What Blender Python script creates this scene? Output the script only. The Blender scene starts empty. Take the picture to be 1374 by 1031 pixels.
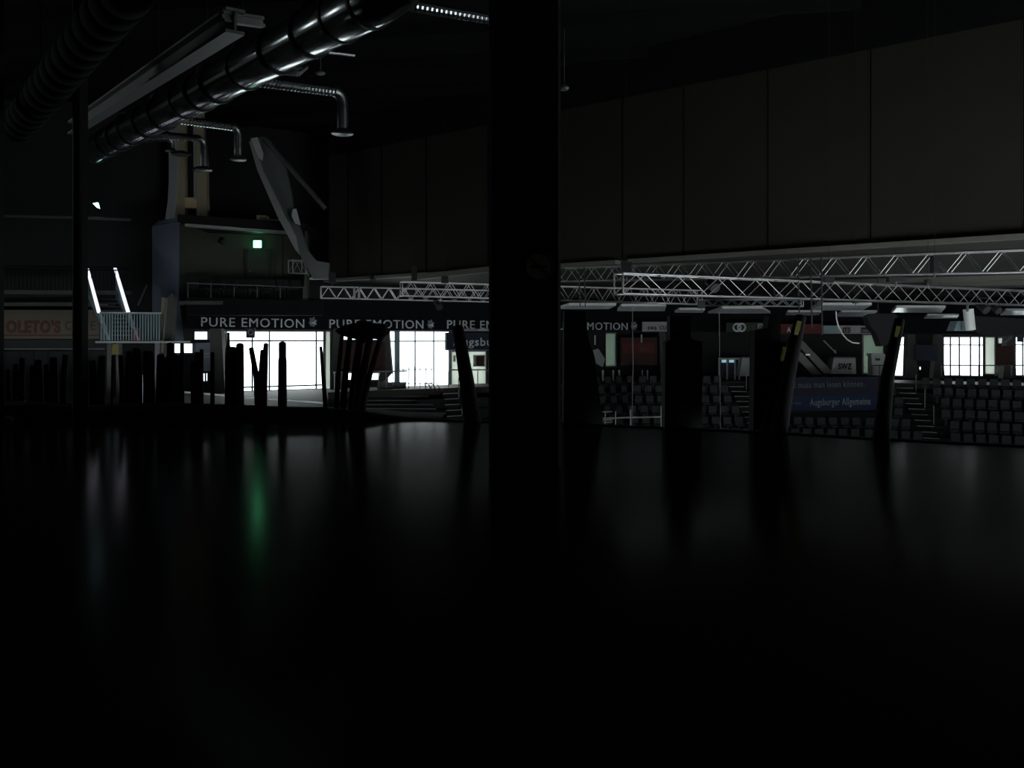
import bpy, bmesh, math, random
from mathutils import Vector, Matrix
random.seed(4)
S = bpy.context.scene
C = S.collection
# ------------------------------------------------------------------ camera
F = 1190.0; CX = 687.0; HY = 455.0; EYE = 1.75        # focal length in px, principal column, horizon row, eye height
cam = bpy.data.objects.new('camera', bpy.data.cameras.new('camera')); C.objects.link(cam)
cam.location = (0, 0, EYE); cam.rotation_euler = (math.pi/2, 0, 0)
cam.data.sensor_width = 36; cam.data.lens = F/1374*36; cam.data.shift_y = -(515.5-HY)/1374
cam.data.clip_end = 400
S.camera = cam
# ------------------------------------------------------------------ daylight (overcast sky outside the windows)
w = bpy.data.worlds.new('overcast_sky'); S.world = w; w.use_nodes = True
bg = w.node_tree.nodes['Background']; bg.inputs[0].default_value = (0.93, 1.0, 1.04, 1); bg.inputs[1].default_value = 20.0
S.view_settings.view_transform = 'Standard'; S.view_settings.look = 'None'
S.view_settings.gamma = 1; S.view_settings.use_curve_mapping = False
S.view_settings.exposure = -2.3

# ------------------------------------------------------------------ helpers
def P(px, py, Y):
    """world point seen at a pixel of the photograph, at distance Y from the camera plane"""
    return Vector(((px-CX)/F*Y, Y, EYE+(HY-py)/F*Y))
def floorY(py): return EYE*F/(py-HY)

def mat(name, col, rough=0.6, metal=0.0, var=0.15, scale=6.0, bump=0.0, emit=None, spec=0.5):
    m = bpy.data.materials.new(name); m.use_nodes = True
    nt = m.node_tree; b = nt.nodes['Principled BSDF']
    b.inputs['Roughness'].default_value = rough; b.inputs['Metallic'].default_value = metal
    b.inputs['Specular IOR Level'].default_value = spec
    tc = nt.nodes.new('ShaderNodeTexCoord'); no = nt.nodes.new('ShaderNodeTexNoise')
    no.inputs['Scale'].default_value = scale; no.inputs['Detail'].default_value = 4
    nt.links.new(tc.outputs['Object'], no.inputs['Vector'])
    mx = nt.nodes.new('ShaderNodeMix'); mx.data_type = 'RGBA'
    mx.inputs[6].default_value = (*[c*(1-var) for c in col], 1); mx.inputs[7].default_value = (*[min(1, c*(1+var)) for c in col], 1)
    nt.links.new(no.outputs['Fac'], mx.inputs[0]); nt.links.new(mx.outputs[2], b.inputs['Base Color'])
    if bump:
        bp = nt.nodes.new('ShaderNodeBump'); bp.inputs['Strength'].default_value = bump
        nt.links.new(no.outputs['Fac'], bp.inputs['Height']); nt.links.new(bp.outputs['Normal'], b.inputs['Normal'])
    if emit:
        b.inputs['Emission Color'].default_value = (*emit[0], 1); b.inputs['Emission Strength'].default_value = emit[1]
    return m

def emp(name, loc=(0, 0, 0)):
    o = bpy.data.objects.new(name, None); C.objects.link(o); o.location = loc; o.empty_display_size = .2
    return o
def tag(o, label=None, cat=None, group=None, kind=None):
    if label: o['label'] = label
    if cat: o['category'] = cat
    if group: o['group'] = group
    if kind: o['kind'] = kind
    return o
def put(o, parent):
    if parent is not None:
        bpy_parent_inv = Matrix.Translation(-parent.location)
        o.parent = parent; o.matrix_parent_inverse = bpy_parent_inv
    return o
class MB:
    def __init__(s): s.v = []; s.f = []
    def add(s, vs, fs):
        n = len(s.v); s.v += [tuple(v) for v in vs]; s.f += [tuple(i+n for i in f) for f in fs]; return s
    def hexa(s, p):      # 8 points: bottom ring 4, top ring 4
        return s.add(p, [(3,2,1,0),(4,5,6,7),(0,1,5,4),(1,2,6,5),(2,3,7,6),(3,0,4,7)])
    def box(s, x0, x1, y0, y1, z0, z1):
        return s.hexa([(x0,y0,z0),(x1,y0,z0),(x1,y1,z0),(x0,y1,z0),(x0,y0,z1),(x1,y0,z1),(x1,y1,z1),(x0,y1,z1)])
    def bar(s, a, b, wd, ht, up=(0, 0, 1)):
        a = Vector(a); b = Vector(b); d = (b-a).normalized(); u = Vector(up)
        if abs(d.dot(u)) > .98: u = Vector((0, 1, 0))
        r = d.cross(u).normalized(); t = r.cross(d).normalized()
        r *= wd/2; t *= ht/2
        return s.hexa([a-r-t, a+r-t, b+r-t, b-r-t, a-r+t, a+r+t, b+r+t, b-r+t])
    def prism(s, pts, off):   # polygon of 3D points extruded by a vector
        n = len(pts); off = Vector(off); q = [Vector(p)+off for p in pts]
        return s.add(list(pts)+q, [tuple(range(n))[::-1], tuple(range(n, 2*n))]+[(i, (i+1) % n, n+(i+1) % n, n+i) for i in range(n)])
    def tube(s, pts, r, n=8, caps=True):
        pts = [Vector(p) for p in pts]; rings = []
        rr = r if isinstance(r, (list, tuple)) else [r]*len(pts)
        pd = None
        for i, p in enumerate(pts):
            d = (pts[min(i+1, len(pts)-1)]-pts[max(i-1, 0)]).normalized()
            if pd is None:
                u = Vector((0, 0, 1)) if abs(d.z) < .9 else Vector((0, 1, 0))
                u = (u-d*u.dot(d)).normalized()
            else:
                u = (u-d*u.dot(d)).normalized()
            pd = d; v = d.cross(u)
            rings.append([p+(u*math.cos(2*math.pi*k/n)+v*math.sin(2*math.pi*k/n))*rr[i] for k in range(n)])
        vs = [q for g in rings for q in g]; fs = []
        for i in range(len(rings)-1):
            for k in range(n):
                a = i*n+k; b = i*n+(k+1) % n
                fs.append((a, b, b+n, a+n))
        if caps: fs += [tuple(range(n))[::-1], tuple(range(len(vs)-n, len(vs)))]
        return s.add(vs, fs)
    def build(s, name, m, parent=None, smooth=False):
        me = bpy.data.meshes.new(name); me.from_pydata(s.v, [], s.f)
        bm = bmesh.new(); bm.from_mesh(me); bmesh.ops.recalc_face_normals(bm, faces=bm.faces); bm.to_mesh(me); bm.free()
        if smooth:
            for p in me.polygons: p.use_smooth = True
            me.set_sharp_from_angle(angle=math.radians(50))
        me.materials.append(m)
        o = bpy.data.objects.new(name, me)
        if parent is None and s.v:       # put the origin at the base of the thing
            c = Vector((sum(v[0] for v in s.v)/len(s.v), sum(v[1] for v in s.v)/len(s.v), min(v[2] for v in s.v)))
            me.transform(Matrix.Translation(-c)); o.location = c
        C.objects.link(o)
        return put(o, parent)
_unit = {}
def unit_bar(m, n=6):
    if m.name not in _unit:
        mb = MB().tube([(0, 0, 0), (0, 0, 1)], 1.0, n)
        me = bpy.data.meshes.new('bar_'+m.name); me.from_pydata(mb.v, [], mb.f)
        for p in me.polygons: p.use_smooth = len(p.vertices) == 4
        me.materials.append(m); _unit[m.name] = me
    return _unit[m.name]
def rod(name, a, b, r, m, parent=None):
    """round bar sharing one mesh per material"""
    a = Vector(a); b = Vector(b); d = b-a
    o = bpy.data.objects.new(name, unit_bar(m)); C.objects.link(o)
    o.matrix_world = Matrix.Translation(a) @ d.to_track_quat('Z', 'Y').to_matrix().to_4x4() @ Matrix.Diagonal((r, r, d.length, 1))
    return put(o, parent)
def text(name, s, a, b, height, m, parent, normal=None, bold=.0, depth=.01, vshift=0):
    """lettering fitted between the two ground points a and b (baseline), standing upright"""
    a = Vector(a); b = Vector(b)
    cu = bpy.data.curves.new('t', 'FONT'); cu.body = s; cu.extrude = .02; cu.offset = bold; cu.resolution_u = 3; cu.space_character = 1.12
    ob = bpy.data.objects.new('t', cu); C.objects.link(ob)
    bpy.context.view_layer.update()
    me = bpy.data.meshes.new_from_object(ob.evaluated_get(bpy.context.evaluated_depsgraph_get()))
    bpy.data.objects.remove(ob); bpy.data.curves.remove(cu)
    xs = [v.co.x for v in me.vertices]; x0, x1 = min(xs), max(xs)
    H = .69
    d = (b-a); L = d.length; d.normalize(); up = Vector((0, 0, 1)); up = (up-d*up.dot(d)).normalized(); nn = d.cross(up)
    for v in me.vertices:
        q = a+d*((v.co.x-x0)/(x1-x0)*L)+up*(v.co.y/H*height)+nn*(v.co.z/.02*depth)
        v.co = q
    me.materials.clear(); me.materials.append(m)
    o = bpy.data.objects.new(name, me); C.objects.link(o)
    return put(o, parent)

# ------------------------------------------------------------------ materials
M = {}
M['floor'] = mat('sealed dark floor', (.022, .021, .017), .15, 0, .12, 1.3, .0, spec=.3)
M['floor'].node_tree.nodes['Principled BSDF'].inputs['Specular IOR Level'].default_value = 0
t_ = M['floor'].node_tree; gs_ = t_.nodes.new('ShaderNodeBsdfGlossy'); gs_.inputs['Roughness'].default_value = .16      # dusty sealer: weaker than a clean gloss coat
fr_ = t_.nodes.new('ShaderNodeFresnel'); fr_.inputs['IOR'].default_value = 1.4; mu_ = t_.nodes.new('ShaderNodeMath'); mu_.operation = 'MULTIPLY'; mu_.inputs[1].default_value = .48
mi_ = t_.nodes.new('ShaderNodeMixShader'); t_.links.new(fr_.outputs[0], mu_.inputs[0]); t_.links.new(mu_.outputs[0], mi_.inputs[0])
t_.links.new(t_.nodes['Principled BSDF'].outputs[0], mi_.inputs[1]); t_.links.new(gs_.outputs[0], mi_.inputs[2])
t_.links.new(mi_.outputs[0], t_.nodes['Material Output'].inputs[0])
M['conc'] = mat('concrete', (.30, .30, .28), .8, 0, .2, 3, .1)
M['concd'] = mat('dark concrete', (.10, .10, .095), .85, 0, .25, 2, .1)
M['walld'] = mat('near black wall paint', (.022, .022, .023), .85, 0, .25, 2, .1)
M['pillar'] = mat('black painted pillar', (.012, .012, .013), .7, 0, .3, 4, .05)
M['roof'] = mat('dark roof deck', (.009, .0092, .010), .85, 0, .25, 2, spec=.2)
M['steel'] = mat('dark painted steel', (.16, .165, .17), .45, .2, .15, 5)
M['panelw'] = mat('bulkhead panel grey brown', (.042, .040, .033), .85, 0, .12, 1.5, .05, spec=.2)
M['flange'] = mat('pale edge beam', (.17, .166, .138), .6, 0, .1, 4)
M['soffit'] = mat('olive grey soffit', (.042, .040, .031), .8, 0, .15, 1.5)
M['galv'] = mat('galvanised sheet', (.66, .68, .70), .17, 1.0, .1, 9)
M['galvd'] = mat('dull galvanised sheet', (.40, .41, .42), .36, 1.0, .15, 9, .03)
M['ductd'] = mat('dark painted duct', (.006, .0063, .006), .85, 0, .2, 7, spec=.15)
M['alu'] = mat('aluminium tube', (.90, .90, .89), .30, 1.0, .06, 8)
M['black'] = mat('black plastic', (.012, .012, .013), .5, 0, .3, 6)
M['blackm'] = mat('matt black cover', (.009, .009, .010), .85, 0, .35, 3, .3)
M['yellow'] = mat('yellow reflective band', (.62, .58, .16), .45, 0, .1, 8)
M['ydull'] = mat('dull yellow card', (.22, .20, .06), .7, 0, .1, 8)
M['white'] = mat('white paint', (.78, .80, .78), .5, 0, .05, 4)
M['gloss'] = mat('glossy white sheet', (.84, .88, .90), .25, 0, .05, 3)
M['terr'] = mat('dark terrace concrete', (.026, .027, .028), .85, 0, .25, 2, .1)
M['concf'] = mat('brown grey concourse floor', (.048, .043, .034), .7, 0, .2, 2)
M['pale'] = mat('pale green plaster', (.58, .64, .55), .7, 0, .08, 3)
M['cream'] = mat('cream sign board', (.14, .122, .088), .6, 0, .08, 4)
M['bluegrey'] = mat('blue grey cladding', (.23, .27, .34), .6, 0, .12, 2)
M['shutter'] = mat('dark grey blue shutter', (.022, .028, .030), .7, 0, .2, 3)
M['teal'] = mat('teal grey panel', (.36, .50, .52), .5, 0, .12, 3)
M['teald'] = mat('dark teal panel', (.10, .15, .16), .6, 0, .15, 3)
M['fascia'] = mat('black fascia board', (.012, .013, .015), .9, 0, .15, 3, spec=.1)
M['letter'] = mat('grey white lettering', (.86, .88, .89), .7, 0, .05, 5)
M['bletter'] = mat('pale blue lettering', (.50, .58, .62), .6, 0, .08, 4)
M['navy'] = mat('navy banner', (.018, .026, .055), .6, 0, .1, 3)
M['blue'] = mat('blue banner print', (.012, .045, .13), .6, 0, .15, 2)
M['red'] = mat('red advertising print', (.15, .014, .014), .6, 0, .2, 3)
M['bagred'] = mat('red fabric', (.40, .05, .05), .8, 0, .2, 5)
M['brown'] = mat('red brown panel', (.07, .024, .020), .7, 0, .2, 3)
M['green'] = mat('green sign print', (.018, .05, .026), .6, 0, .2, 3)
M['seat'] = mat('dark grey blue seat plastic', (.046, .056, .061), .42, 0, .15, 6)
M['boxgreen'] = mat('grey green plaster', (.10, .108, .085), .8, 0, .15, 2)
M['door'] = mat('dark door', (.06, .065, .06), .6, 0, .15, 3)
M['tan'] = mat('tan column paint', (.46, .40, .27), .7, 0, .12, 3)
M['greyp'] = mat('grey steel paint', (.44, .46, .44), .5, .1, .12, 4)
M['strut'] = mat('mid grey strut paint', (.24, .26, .25), .5, .1, .15, 3)
M['strutd'] = mat('dull grey strut web', (.17, .19, .185), .55, .1, .2, 3)
M['frame'] = mat('window frame grey', (.16, .17, .19), .5, .2, .1, 5)
M['exit'] = mat('lit exit sign', (.1, .6, .35), .5, 0, .02, 3, emit=((.16, 1.0, .44), 36))
M['lamp'] = mat('lit lamp glass', (.6, .9, .95), .5, 0, .02, 3, emit=((.55, .95, 1.0), 22))
M['lit'] = mat('handrail with painted-in glow', (.9, .9, .95), .4, 0, .02, 3, emit=((.86, .84, 1.0), 7.0))  # rail brightness painted in as emission
M['signred'] = mat('worn red sign paint', (.12, .035, .025), .6, 0, .2, 5)
M['ochre'] = mat('dull sign print', (.12, .105, .075), .6, 0, .1, 5)
M['ice'] = mat('rink floor', (.10, .105, .11), .5, 0, .1, 1)
M['cardboard'] = mat('tan cardboard', (.78, .62, .36), .8, 0, .1, 5)
g = bpy.data.materials.new('window glass'); g.use_nodes = True; nt = g.node_tree
for n in list(nt.nodes): nt.nodes.remove(n)
out = nt.nodes.new('ShaderNodeOutputMaterial'); mxs = nt.nodes.new('ShaderNodeMixShader')
tr = nt.nodes.new('ShaderNodeBsdfTransparent'); tr.inputs[0].default_value = (.96, .98, .97, 1)
gl = nt.nodes.new('ShaderNodeBsdfGlossy'); gl.inputs['Roughness'].default_value = .03
mxs.inputs[0].default_value = .06
nt.links.new(tr.outputs[0], mxs.inputs[1]); nt.links.new(gl.outputs[0], mxs.inputs[2]); nt.links.new(mxs.outputs[0], out.inputs[0])
M['glass'] = g
def backlit(name, col):  # translucent sheet standing in for pale walls that catch daylight
    m = bpy.data.materials.new(name); m.use_nodes = True; t = m.node_tree
    for n in list(t.nodes): t.nodes.remove(n)
    o = t.nodes.new('ShaderNodeOutputMaterial'); a = t.nodes.new('ShaderNodeBsdfTranslucent'); b = t.nodes.new('ShaderNodeBsdfDiffuse'); s_ = t.nodes.new('ShaderNodeAddShader')
    no = t.nodes.new('ShaderNodeTexNoise'); no.inputs['Scale'].default_value = 1.5; mx = t.nodes.new('ShaderNodeMix'); mx.data_type = 'RGBA'
    mx.inputs[6].default_value = (*[c*.8 for c in col], 1); mx.inputs[7].default_value = (*[c*1.2 for c in col], 1)
    t.links.new(no.outputs['Fac'], mx.inputs[0]); t.links.new(mx.outputs[2], a.inputs[0]); b.inputs[0].default_value = (.3, .32, .28, 1)
    t.links.new(a.outputs[0], s_.inputs[0]); t.links.new(b.outputs[0], s_.inputs[1]); t.links.new(s_.outputs[0], o.inputs[0])
    return m
M['f1'] = backlit('frosted pale pane', (.36, .375, .345)); M['f2'] = backlit('dense frosted pane', (.145, .172, .148))

ROOF = 11.6
# ------------------------------------------------------------------ far concourse wall line (plan)
WL = [P(-260, HY, 36).xy, P(150, HY, 37).xy, P(232, HY, 39).xy, P(850, HY, 54).xy, P(1160, HY, 53).xy, P(1374, HY, 49).xy, P(1900, HY, 43).xy]
def wall(px, k=1.0):
    """point of the far wall line in that picture column (k<1: nearer along the sight line)"""
    d = Vector(((px-CX)/F, 1.0))
    for a, b in zip(WL[:-1], WL[1:]):
        e = b-a; den = d.x*e.y-d.y*e.x
        if abs(den) < 1e-9: continue
        t = (a.x*e.y-a.y*e.x)/den; s = (a.x*d.y-a.y*d.x)/den
        if t > 0 and -1e-6 <= s <= 1+1e-6: return d*t*k
    return WL[-1]*k
def W(px, py, k=1.0):
    q = wall(px, k); return Vector((q.x, q.y, EYE+(HY-py)/F*q.y))
CONC = -0.66       # concourse floor level opposite

# ================================================================== THE SETTING
# gallery floor
eR = [(560, 564), (760, 569.5), (1060, 583), (1190, 591), (1374, 600), (1700, 618)]
edge = [P(px, py, floorY(py)) for px, py in eR]
poly = [(-27, -7, 0), (24, -7, 0), (24, edge[-1].y, 0)]+[(e.x, e.y, 0) for e in edge[::-1]]+[(P(440, HY, 21.6).x, 21.6, 0), (-27, 21.6, 0)]
fl = MB().prism([Vector(p) for p in poly], (0, 0, -.35)).build('floor', M['floor']); tag(fl, 'dark glossy gallery floor', kind='structure')
# kerb along the open edge
kb = MB()
for a, b in zip(edge[:-1], edge[1:]):
    kb.bar(Vector((a.x, a.y+.06, .0)), Vector((b.x, b.y+.06, .0)), .12, .05)
tag(kb.build('trim_1', M['blackm']), kind='structure')
back = [Vector((p.x*1.008, p.y*1.008)) for p in WL]          # outline of the hall: the roof ends at the far wall
def hall(z, near): return [Vector((-27.3, near, z)), Vector((62, near, z)), Vector((62, back[-1].y, z))]+[Vector((p.x, p.y, z)) for p in back[::-1]]+[Vector((-27.3, back[0].y, z))]
tag(MB().prism(hall(-4.1, 14), (0, 0, .1)).build('ground_rink', M['ice']), kind='structure')
# roof, rear and side walls
tag(MB().prism(hall(ROOF, -7.3), (0, 0, .3)).build('ceiling', M['roof']), kind='structure')
tag(MB().box(-34, 62, -7.3, -7, -4.1, ROOF).build('wall_rear', M['walld']), kind='structure')
tag(MB().box(61.7, 62, -7, back[-1].y, -4.1, ROOF).build('wall_right', M['walld']), kind='structure')
# left wall, with a daylight window beyond the picture edge
mb = MB(); LX = -27.0
mb.box(LX-.3, LX, -7, 22.0, -4.1, ROOF).box(LX-.3, LX, 26.0, 37, -4.1, ROOF).box(LX-.3, LX, 22.0, 26.0, -4.1, 6.2).box(LX-.3, LX, 22.0, 26.0, 9.4, ROOF)
tag(mb.build('wall_left', M['walld']), kind='structure')
portals = []
def portal(c, nrm, wd, ht):
    li = bpy.data.lights.new('window_portal', 'AREA'); li.shape = 'RECTANGLE'; li.size = wd; li.size_y = ht
    li.cycles.is_portal = True
    o = bpy.data.objects.new('window_portal', li); C.objects.link(o)
    o.location = c; o.rotation_euler = Vector(nrm).to_track_quat('-Z', 'Y').to_euler()
portal((LX-.1, 24.0, 7.8), (1, 0, 0), 4.0, 3.2)
wf = emp('window_1', (LX, 24.0, 6.2)); tag(wf, kind='structure')
for yy in (22.05, 24.0, 25.95): MB().box(LX-.2, LX-.1, yy-.05, yy+.05, 6.2, 9.4).build('frame', M['frame'], wf)
for zz in (6.25, 9.35): MB().box(LX-.2, LX-.1, 22.0, 26.0, zz-.05, zz+.05).build('frame', M['frame'], wf)
MB().box(LX-.16, LX-.15, 22.0, 26.0, 6.2, 9.4).build('pane', M['glass'], wf)

# ---- far wall with its openings: (x0, x1, ytop, ybottom, mullion columns, transom row)
OPEN = [
    (234, 261, 459, 476, [], None), (261, 281, 443, 458, [], None), (263, 281, 499, 514, [277], None),
    (297, 437, 443, 526, [305, 340, 363, 426], 457.5),
    (455, 519, 443, 458, [487], None), (455, 478, 499, 512, [], None), (494, 519, 499, 512, [], None),
    (521, 606, 443, 522, [532, 559, 584], 458),
    (1193, 1217, 451, 506, [], 463), (1232, 1236.5, 491, 498, [], None),
    (1265, 1320, 451, 506, [1275, 1287, 1302, 1314], 463), (1362, 1440, 451, 506, [1373, 1390, 1410], 463), (1470, 1560, 451, 506, [1500, 1530], 463), (1590, 1690, 451, 506, [1620, 1650], 463), (1720, 1840, 451, 506, [1760, 1800], 463),  # bays past the right frame edge are unseen, added for more daylight
]
OPEN += [(437.5, 446, 443, 531, [], None, 'f1'), (606.5, 655, 470, 521, [], None, 'f1'), (813, 829, 446, 493, [], None, 'f2'), (1157, 1186, 448, 503, [], None, 'f2'),
         (1320.5, 1336, 451, 504, [], None, 'f1'), (1338, 1358, 452, 463, [], None, 'f1'), (1338, 1358, 491, 504, [], None, 'f2')]  # daylit jambs and walls put in as translucent panes
OPEN.sort(key=lambda o: o[:4])
mb = MB(); TH = .35
def wseg(px0, px1, z0, z1):
    """solid piece of the far wall between two picture columns"""
    if z1-z0 < .01: return
    cols = [px0]+[c for c in (150, 232, 850, 1160, 1374) if px0 < c < px1]+[px1]
    for a, b in zip(cols[:-1], cols[1:]):
        A = wall(a); B = wall(b); n = Vector((-(B-A).y, (B-A).x)).normalized()*TH
        mb.hexa([(A.x, A.y, z0), (B.x, B.y, z0), (B.x+n.x, B.y+n.y, z0), (A.x+n.x, A.y+n.y, z0),
                 (A.x, A.y, z1), (B.x, B.y, z1), (B.x+n.x, B.y+n.y, z1), (A.x+n.x, A.y+n.y, z1)])
cuts = sorted({-255, 1890}|{o[0] for o in OPEN}|{o[1] for o in OPEN})
for a, b in zip(cuts[:-1], cuts[1:]):
    mid = (a+b)/2; hs = sorted([(W(mid, o[3]).z, W(mid, o[2]).z) for o in OPEN if o[0] <= mid <= o[1]])
    z = -4.1
    for z0, z1 in hs:
        wseg(a, b, z, z0); z = z1
    wseg(a, b, z, ROOF)
tag(mb.build('wall_far', M['walld']), 'dark far wall of the hall with bright openings', kind='structure')
nwin = 1
for (x0, x1, yt, yb, mull, trans, *gm) in OPEN:
    A = wall(x0); B = wall(x1); mid = (x0+x1)/2
    zt = W(mid, yt).z; zb = W(mid, yb).z
    d = (B-A); L = d.length; d.normalize(); n = Vector((d.y, -d.x))        # n points into the hall
    inn = -n*.16
    if not gm: portal(Vector(((A.x+B.x)/2-n.x*.2, (A.y+B.y)/2-n.y*.2, (zt+zb)/2)), (n.x, n.y, 0), L, zt-zb)
    nwin += 1
    r = emp('window_%d' % nwin, (A.x, A.y, zb)); tag(r, kind='structure')
    def q(px, z, k=inn):
        c = wall(px); return Vector((c.x+k.x, c.y+k.y, z))
    for px in [x0+.5]+mull+[x1-.5]:
        MB().bar(q(px, zb), q(px, zt), .07, .07).build('mullion', M['frame'], r)
    for z in (zb+.04, zt-.04): MB().bar(q(x0, z), q(x1, z), .08, .09).build('rail', M['frame'], r)
    if trans:
        z = W(mid, trans).z; MB().bar(q(x0, z), q(x1, z), .05, .07).build('transom', M['frame'], r)
    if x0 == 297: MB().bar(q(x0, W(mid, 519).z), q(x1, W(mid, 519).z), .05, .07).build('rail', M['frame'], r)  # strip below is left open in place of a brightly lit sill
    cols = [x0]+mull+[x1]
    for a, b in zip(cols[:-1], cols[1:]):
        k2 = -n*.18
        for (za, zc) in ([(zb, z), (z, zt)] if trans else [(zb, zt)]):
            MB().prism([q(a, za, k2), q(b, za, k2), q(b, zc, k2), q(a, zc, k2)], (-n.x*.012, -n.y*.012, 0)).build('pane', M[gm[0] if gm else 'glass'], r)
# concourse floor on the far side
cp = [-255, 150, 232, 440, 850, 1160, 1374, 1880]
mb = MB()
for a, b in zip(cp[:-1], cp[1:]):
    A = wall(a); B = wall(b); a2 = wall(a, .72 if a < 440 else .93); b2 = wall(b, .72 if b <= 440 else .93)
    mb.hexa([(a2.x, a2.y, CONC-.3), (b2.x, b2.y, CONC-.3), (B.x, B.y, CONC-.3), (A.x, A.y, CONC-.3), (a2.x, a2.y, CONC), (b2.x, b2.y, CONC), (B.x, B.y, CONC), (A.x, A.y, CONC)])
tag(mb.build('floor_concourse', M['concf']), kind='structure')
tag(MB().bar(P(240, 526, 29.6), P(436, 541, 29.6), .12, .05).build('trim_3', M['white']), kind='structure')

# ---- grandstand: concrete terraces with rows of seats
ROWS = 7
def rowz(k): return CONC-.48*k
def rowk(k): return .93-.0185*k
gs = emp('grandstand', (10, 45, -4)); tag(gs, 'stepped concrete grandstand below the far concourse', kind='structure')
for k in range(ROWS+1):
    mb = MB(); cols = [560, 700, 850, 1000, 1160, 1374, 1700]
    for a, b in zip(cols[:-1], cols[1:]):
        A = wall(a, rowk(k)+.0005); B = wall(b, rowk(k)+.0005); a2 = wall(a, rowk(k+1)); b2 = wall(b, rowk(k+1))
        z1 = rowz(k+1)+.0; z0 = z1-.9
        mb.hexa([(a2.x, a2.y, z0), (b2.x, b2.y, z0), (B.x, B.y, z0), (A.x, A.y, z0), (a2.x, a2.y, z1), (b2.x, b2.y, z1), (B.x, B.y, z1), (A.x, A.y, z1)])
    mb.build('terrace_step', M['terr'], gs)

# ---- bulkhead wall over the near side of the bowl, built of panels, with a pale bottom beam
A = P(440, 375, 40.2); B = P(1374, 313.5, 22.9); ZB = 4.45; ZT = 10.02
Bd = (Vector((B.x-A.x, B.y-A.y))); 
def bk(px):
    d = Vector(((px-CX)/F, 1.0)); a = Vector((A.x, A.y)); den = d.x*Bd.y-d.y*Bd.x
    return d*((a.x*Bd.y-a.y*Bd.x)/den)
bn = Vector((-Bd.y, Bd.x)).normalized()
bw = emp('wall_bulkhead', (2, 31, ZB)); tag(bw, 'grey brown panelled bulkhead wall hanging over the rink', kind='structure')
seams = [440, 467, 512, 572, 655, 745, 835, 917, 1030, 1168, 1374, 1640]
for a, b in zip(seams[:-1], seams[1:]):
    p = bk(a+1.2); q2 = bk(b-1.2); n = bn*.2
    MB().hexa([(p.x, p.y, ZB), (q2.x, q2.y, ZB), (q2.x+n.x, q2.y+n.y, ZB), (p.x+n.x, p.y+n.y, ZB),
               (p.x, p.y, ZT), (q2.x, q2.y, ZT), (q2.x+n.x, q2.y+n.y, ZT), (p.x+n.x, p.y+n.y, ZT)]).build('panel', M['panelw'], bw)
for px in seams[1:-1]:
    p = bk(px); n = bn*.05
    MB().box(p.x-.05, p.x+.05, p.y+.03, p.y+.16, ZB+.05, ZT).build('joint_strip', M['roof'], bw)
p = bk(440); q2 = bk(1640)
MB().hexa([(p.x, p.y, ZT), (q2.x, q2.y, ZT), (q2.x+bn.x*.3, q2.y+bn.y*.3, ZT), (p.x+bn.x*.3, p.y+bn.y*.3, ZT),
           (p.x, p.y, ROOF), (q2.x, q2.y, ROOF), (q2.x+bn.x*.3, q2.y+bn.y*.3, ROOF), (p.x+bn.x*.3, p.y+bn.y*.3, ROOF)]).build('upper_band', M['roof'], bw)
for k, (a, b) in enumerate([(440, 660), (660, 831), (848, 1640)]):
    p = bk(a); q2 = bk(b)
    MB().bar((p.x-bn.x*.1, p.y-bn.y*.1, ZB-.06), (q2.x-bn.x*.1, q2.y-bn.y*.1, ZB-.06), .34, .13).build('edge_beam', M['flange'], bw)
# soffit behind it up to the far wall
mb = MB(); p = bk(440); q2 = bk(1640)
cols = [440, 655, 850, 1160, 1374, 1640]
for a, b in zip(cols[:-1], cols[1:]):
    p = bk(a)+bn*.1; q2 = bk(b)+bn*.1; A2 = wall(a, .995); B2 = wall(b, .995)
    mb.hexa([(p.x, p.y, ZB+.0), (q2.x, q2.y, ZB), (B2.x, B2.y, ZB), (A2.x, A2.y, ZB), (p.x, p.y, ZB+.25), (q2.x, q2.y, ZB+.25), (B2.x, B2.y, ZB+.25), (A2.x, A2.y, ZB+.25)])
so = mb.build('ceiling_soffit', M['soffit']); tag(so, 'low olive grey ceiling over the stands', kind='structure')
# joists under the soffit
for k, (a, b) in enumerate([((563, 372), (700, 357)), ((1120, 379), (1374, 372)), ((1240, 381), (1400, 379))]):
    Y = (ZB-.15-EYE)*F/(HY-a[1]); Y2 = (ZB-.15-EYE)*F/(HY-b[1])
    MB().bar(P(a[0], a[1], Y), P(b[0], b[1], Y2), .25, .2).build('joist', M['flange'], so)

# ---- big pillars of the gallery
def pillar(name, x0, x1, Y, label, dp=None):
    a = P(x0, HY, Y).x; b = P(x1, HY, Y).x; c = .035; dp = dp or b-a
    pts = [(a+c, Y, 0), (b-c, Y, 0), (b, Y+c, 0), (b, Y+dp, 0), (a, Y+dp, 0), (a, Y+c, 0)]
    o = MB().prism([Vector(p) for p in pts], (0, 0, ROOF)).build(name, M['pillar']); tag(o, label, kind='structure'); return o
pil = pillar('column', 656, 752.5, 12.0, 'broad black pillar in the middle of the gallery')
pillar('column', 96, 109, 18.5, 'slim black pillar near the left stairs', .3)
pillar('column', -16, -5.5, 18.5, 'slim black pillar at the left picture edge', .3)

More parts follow.
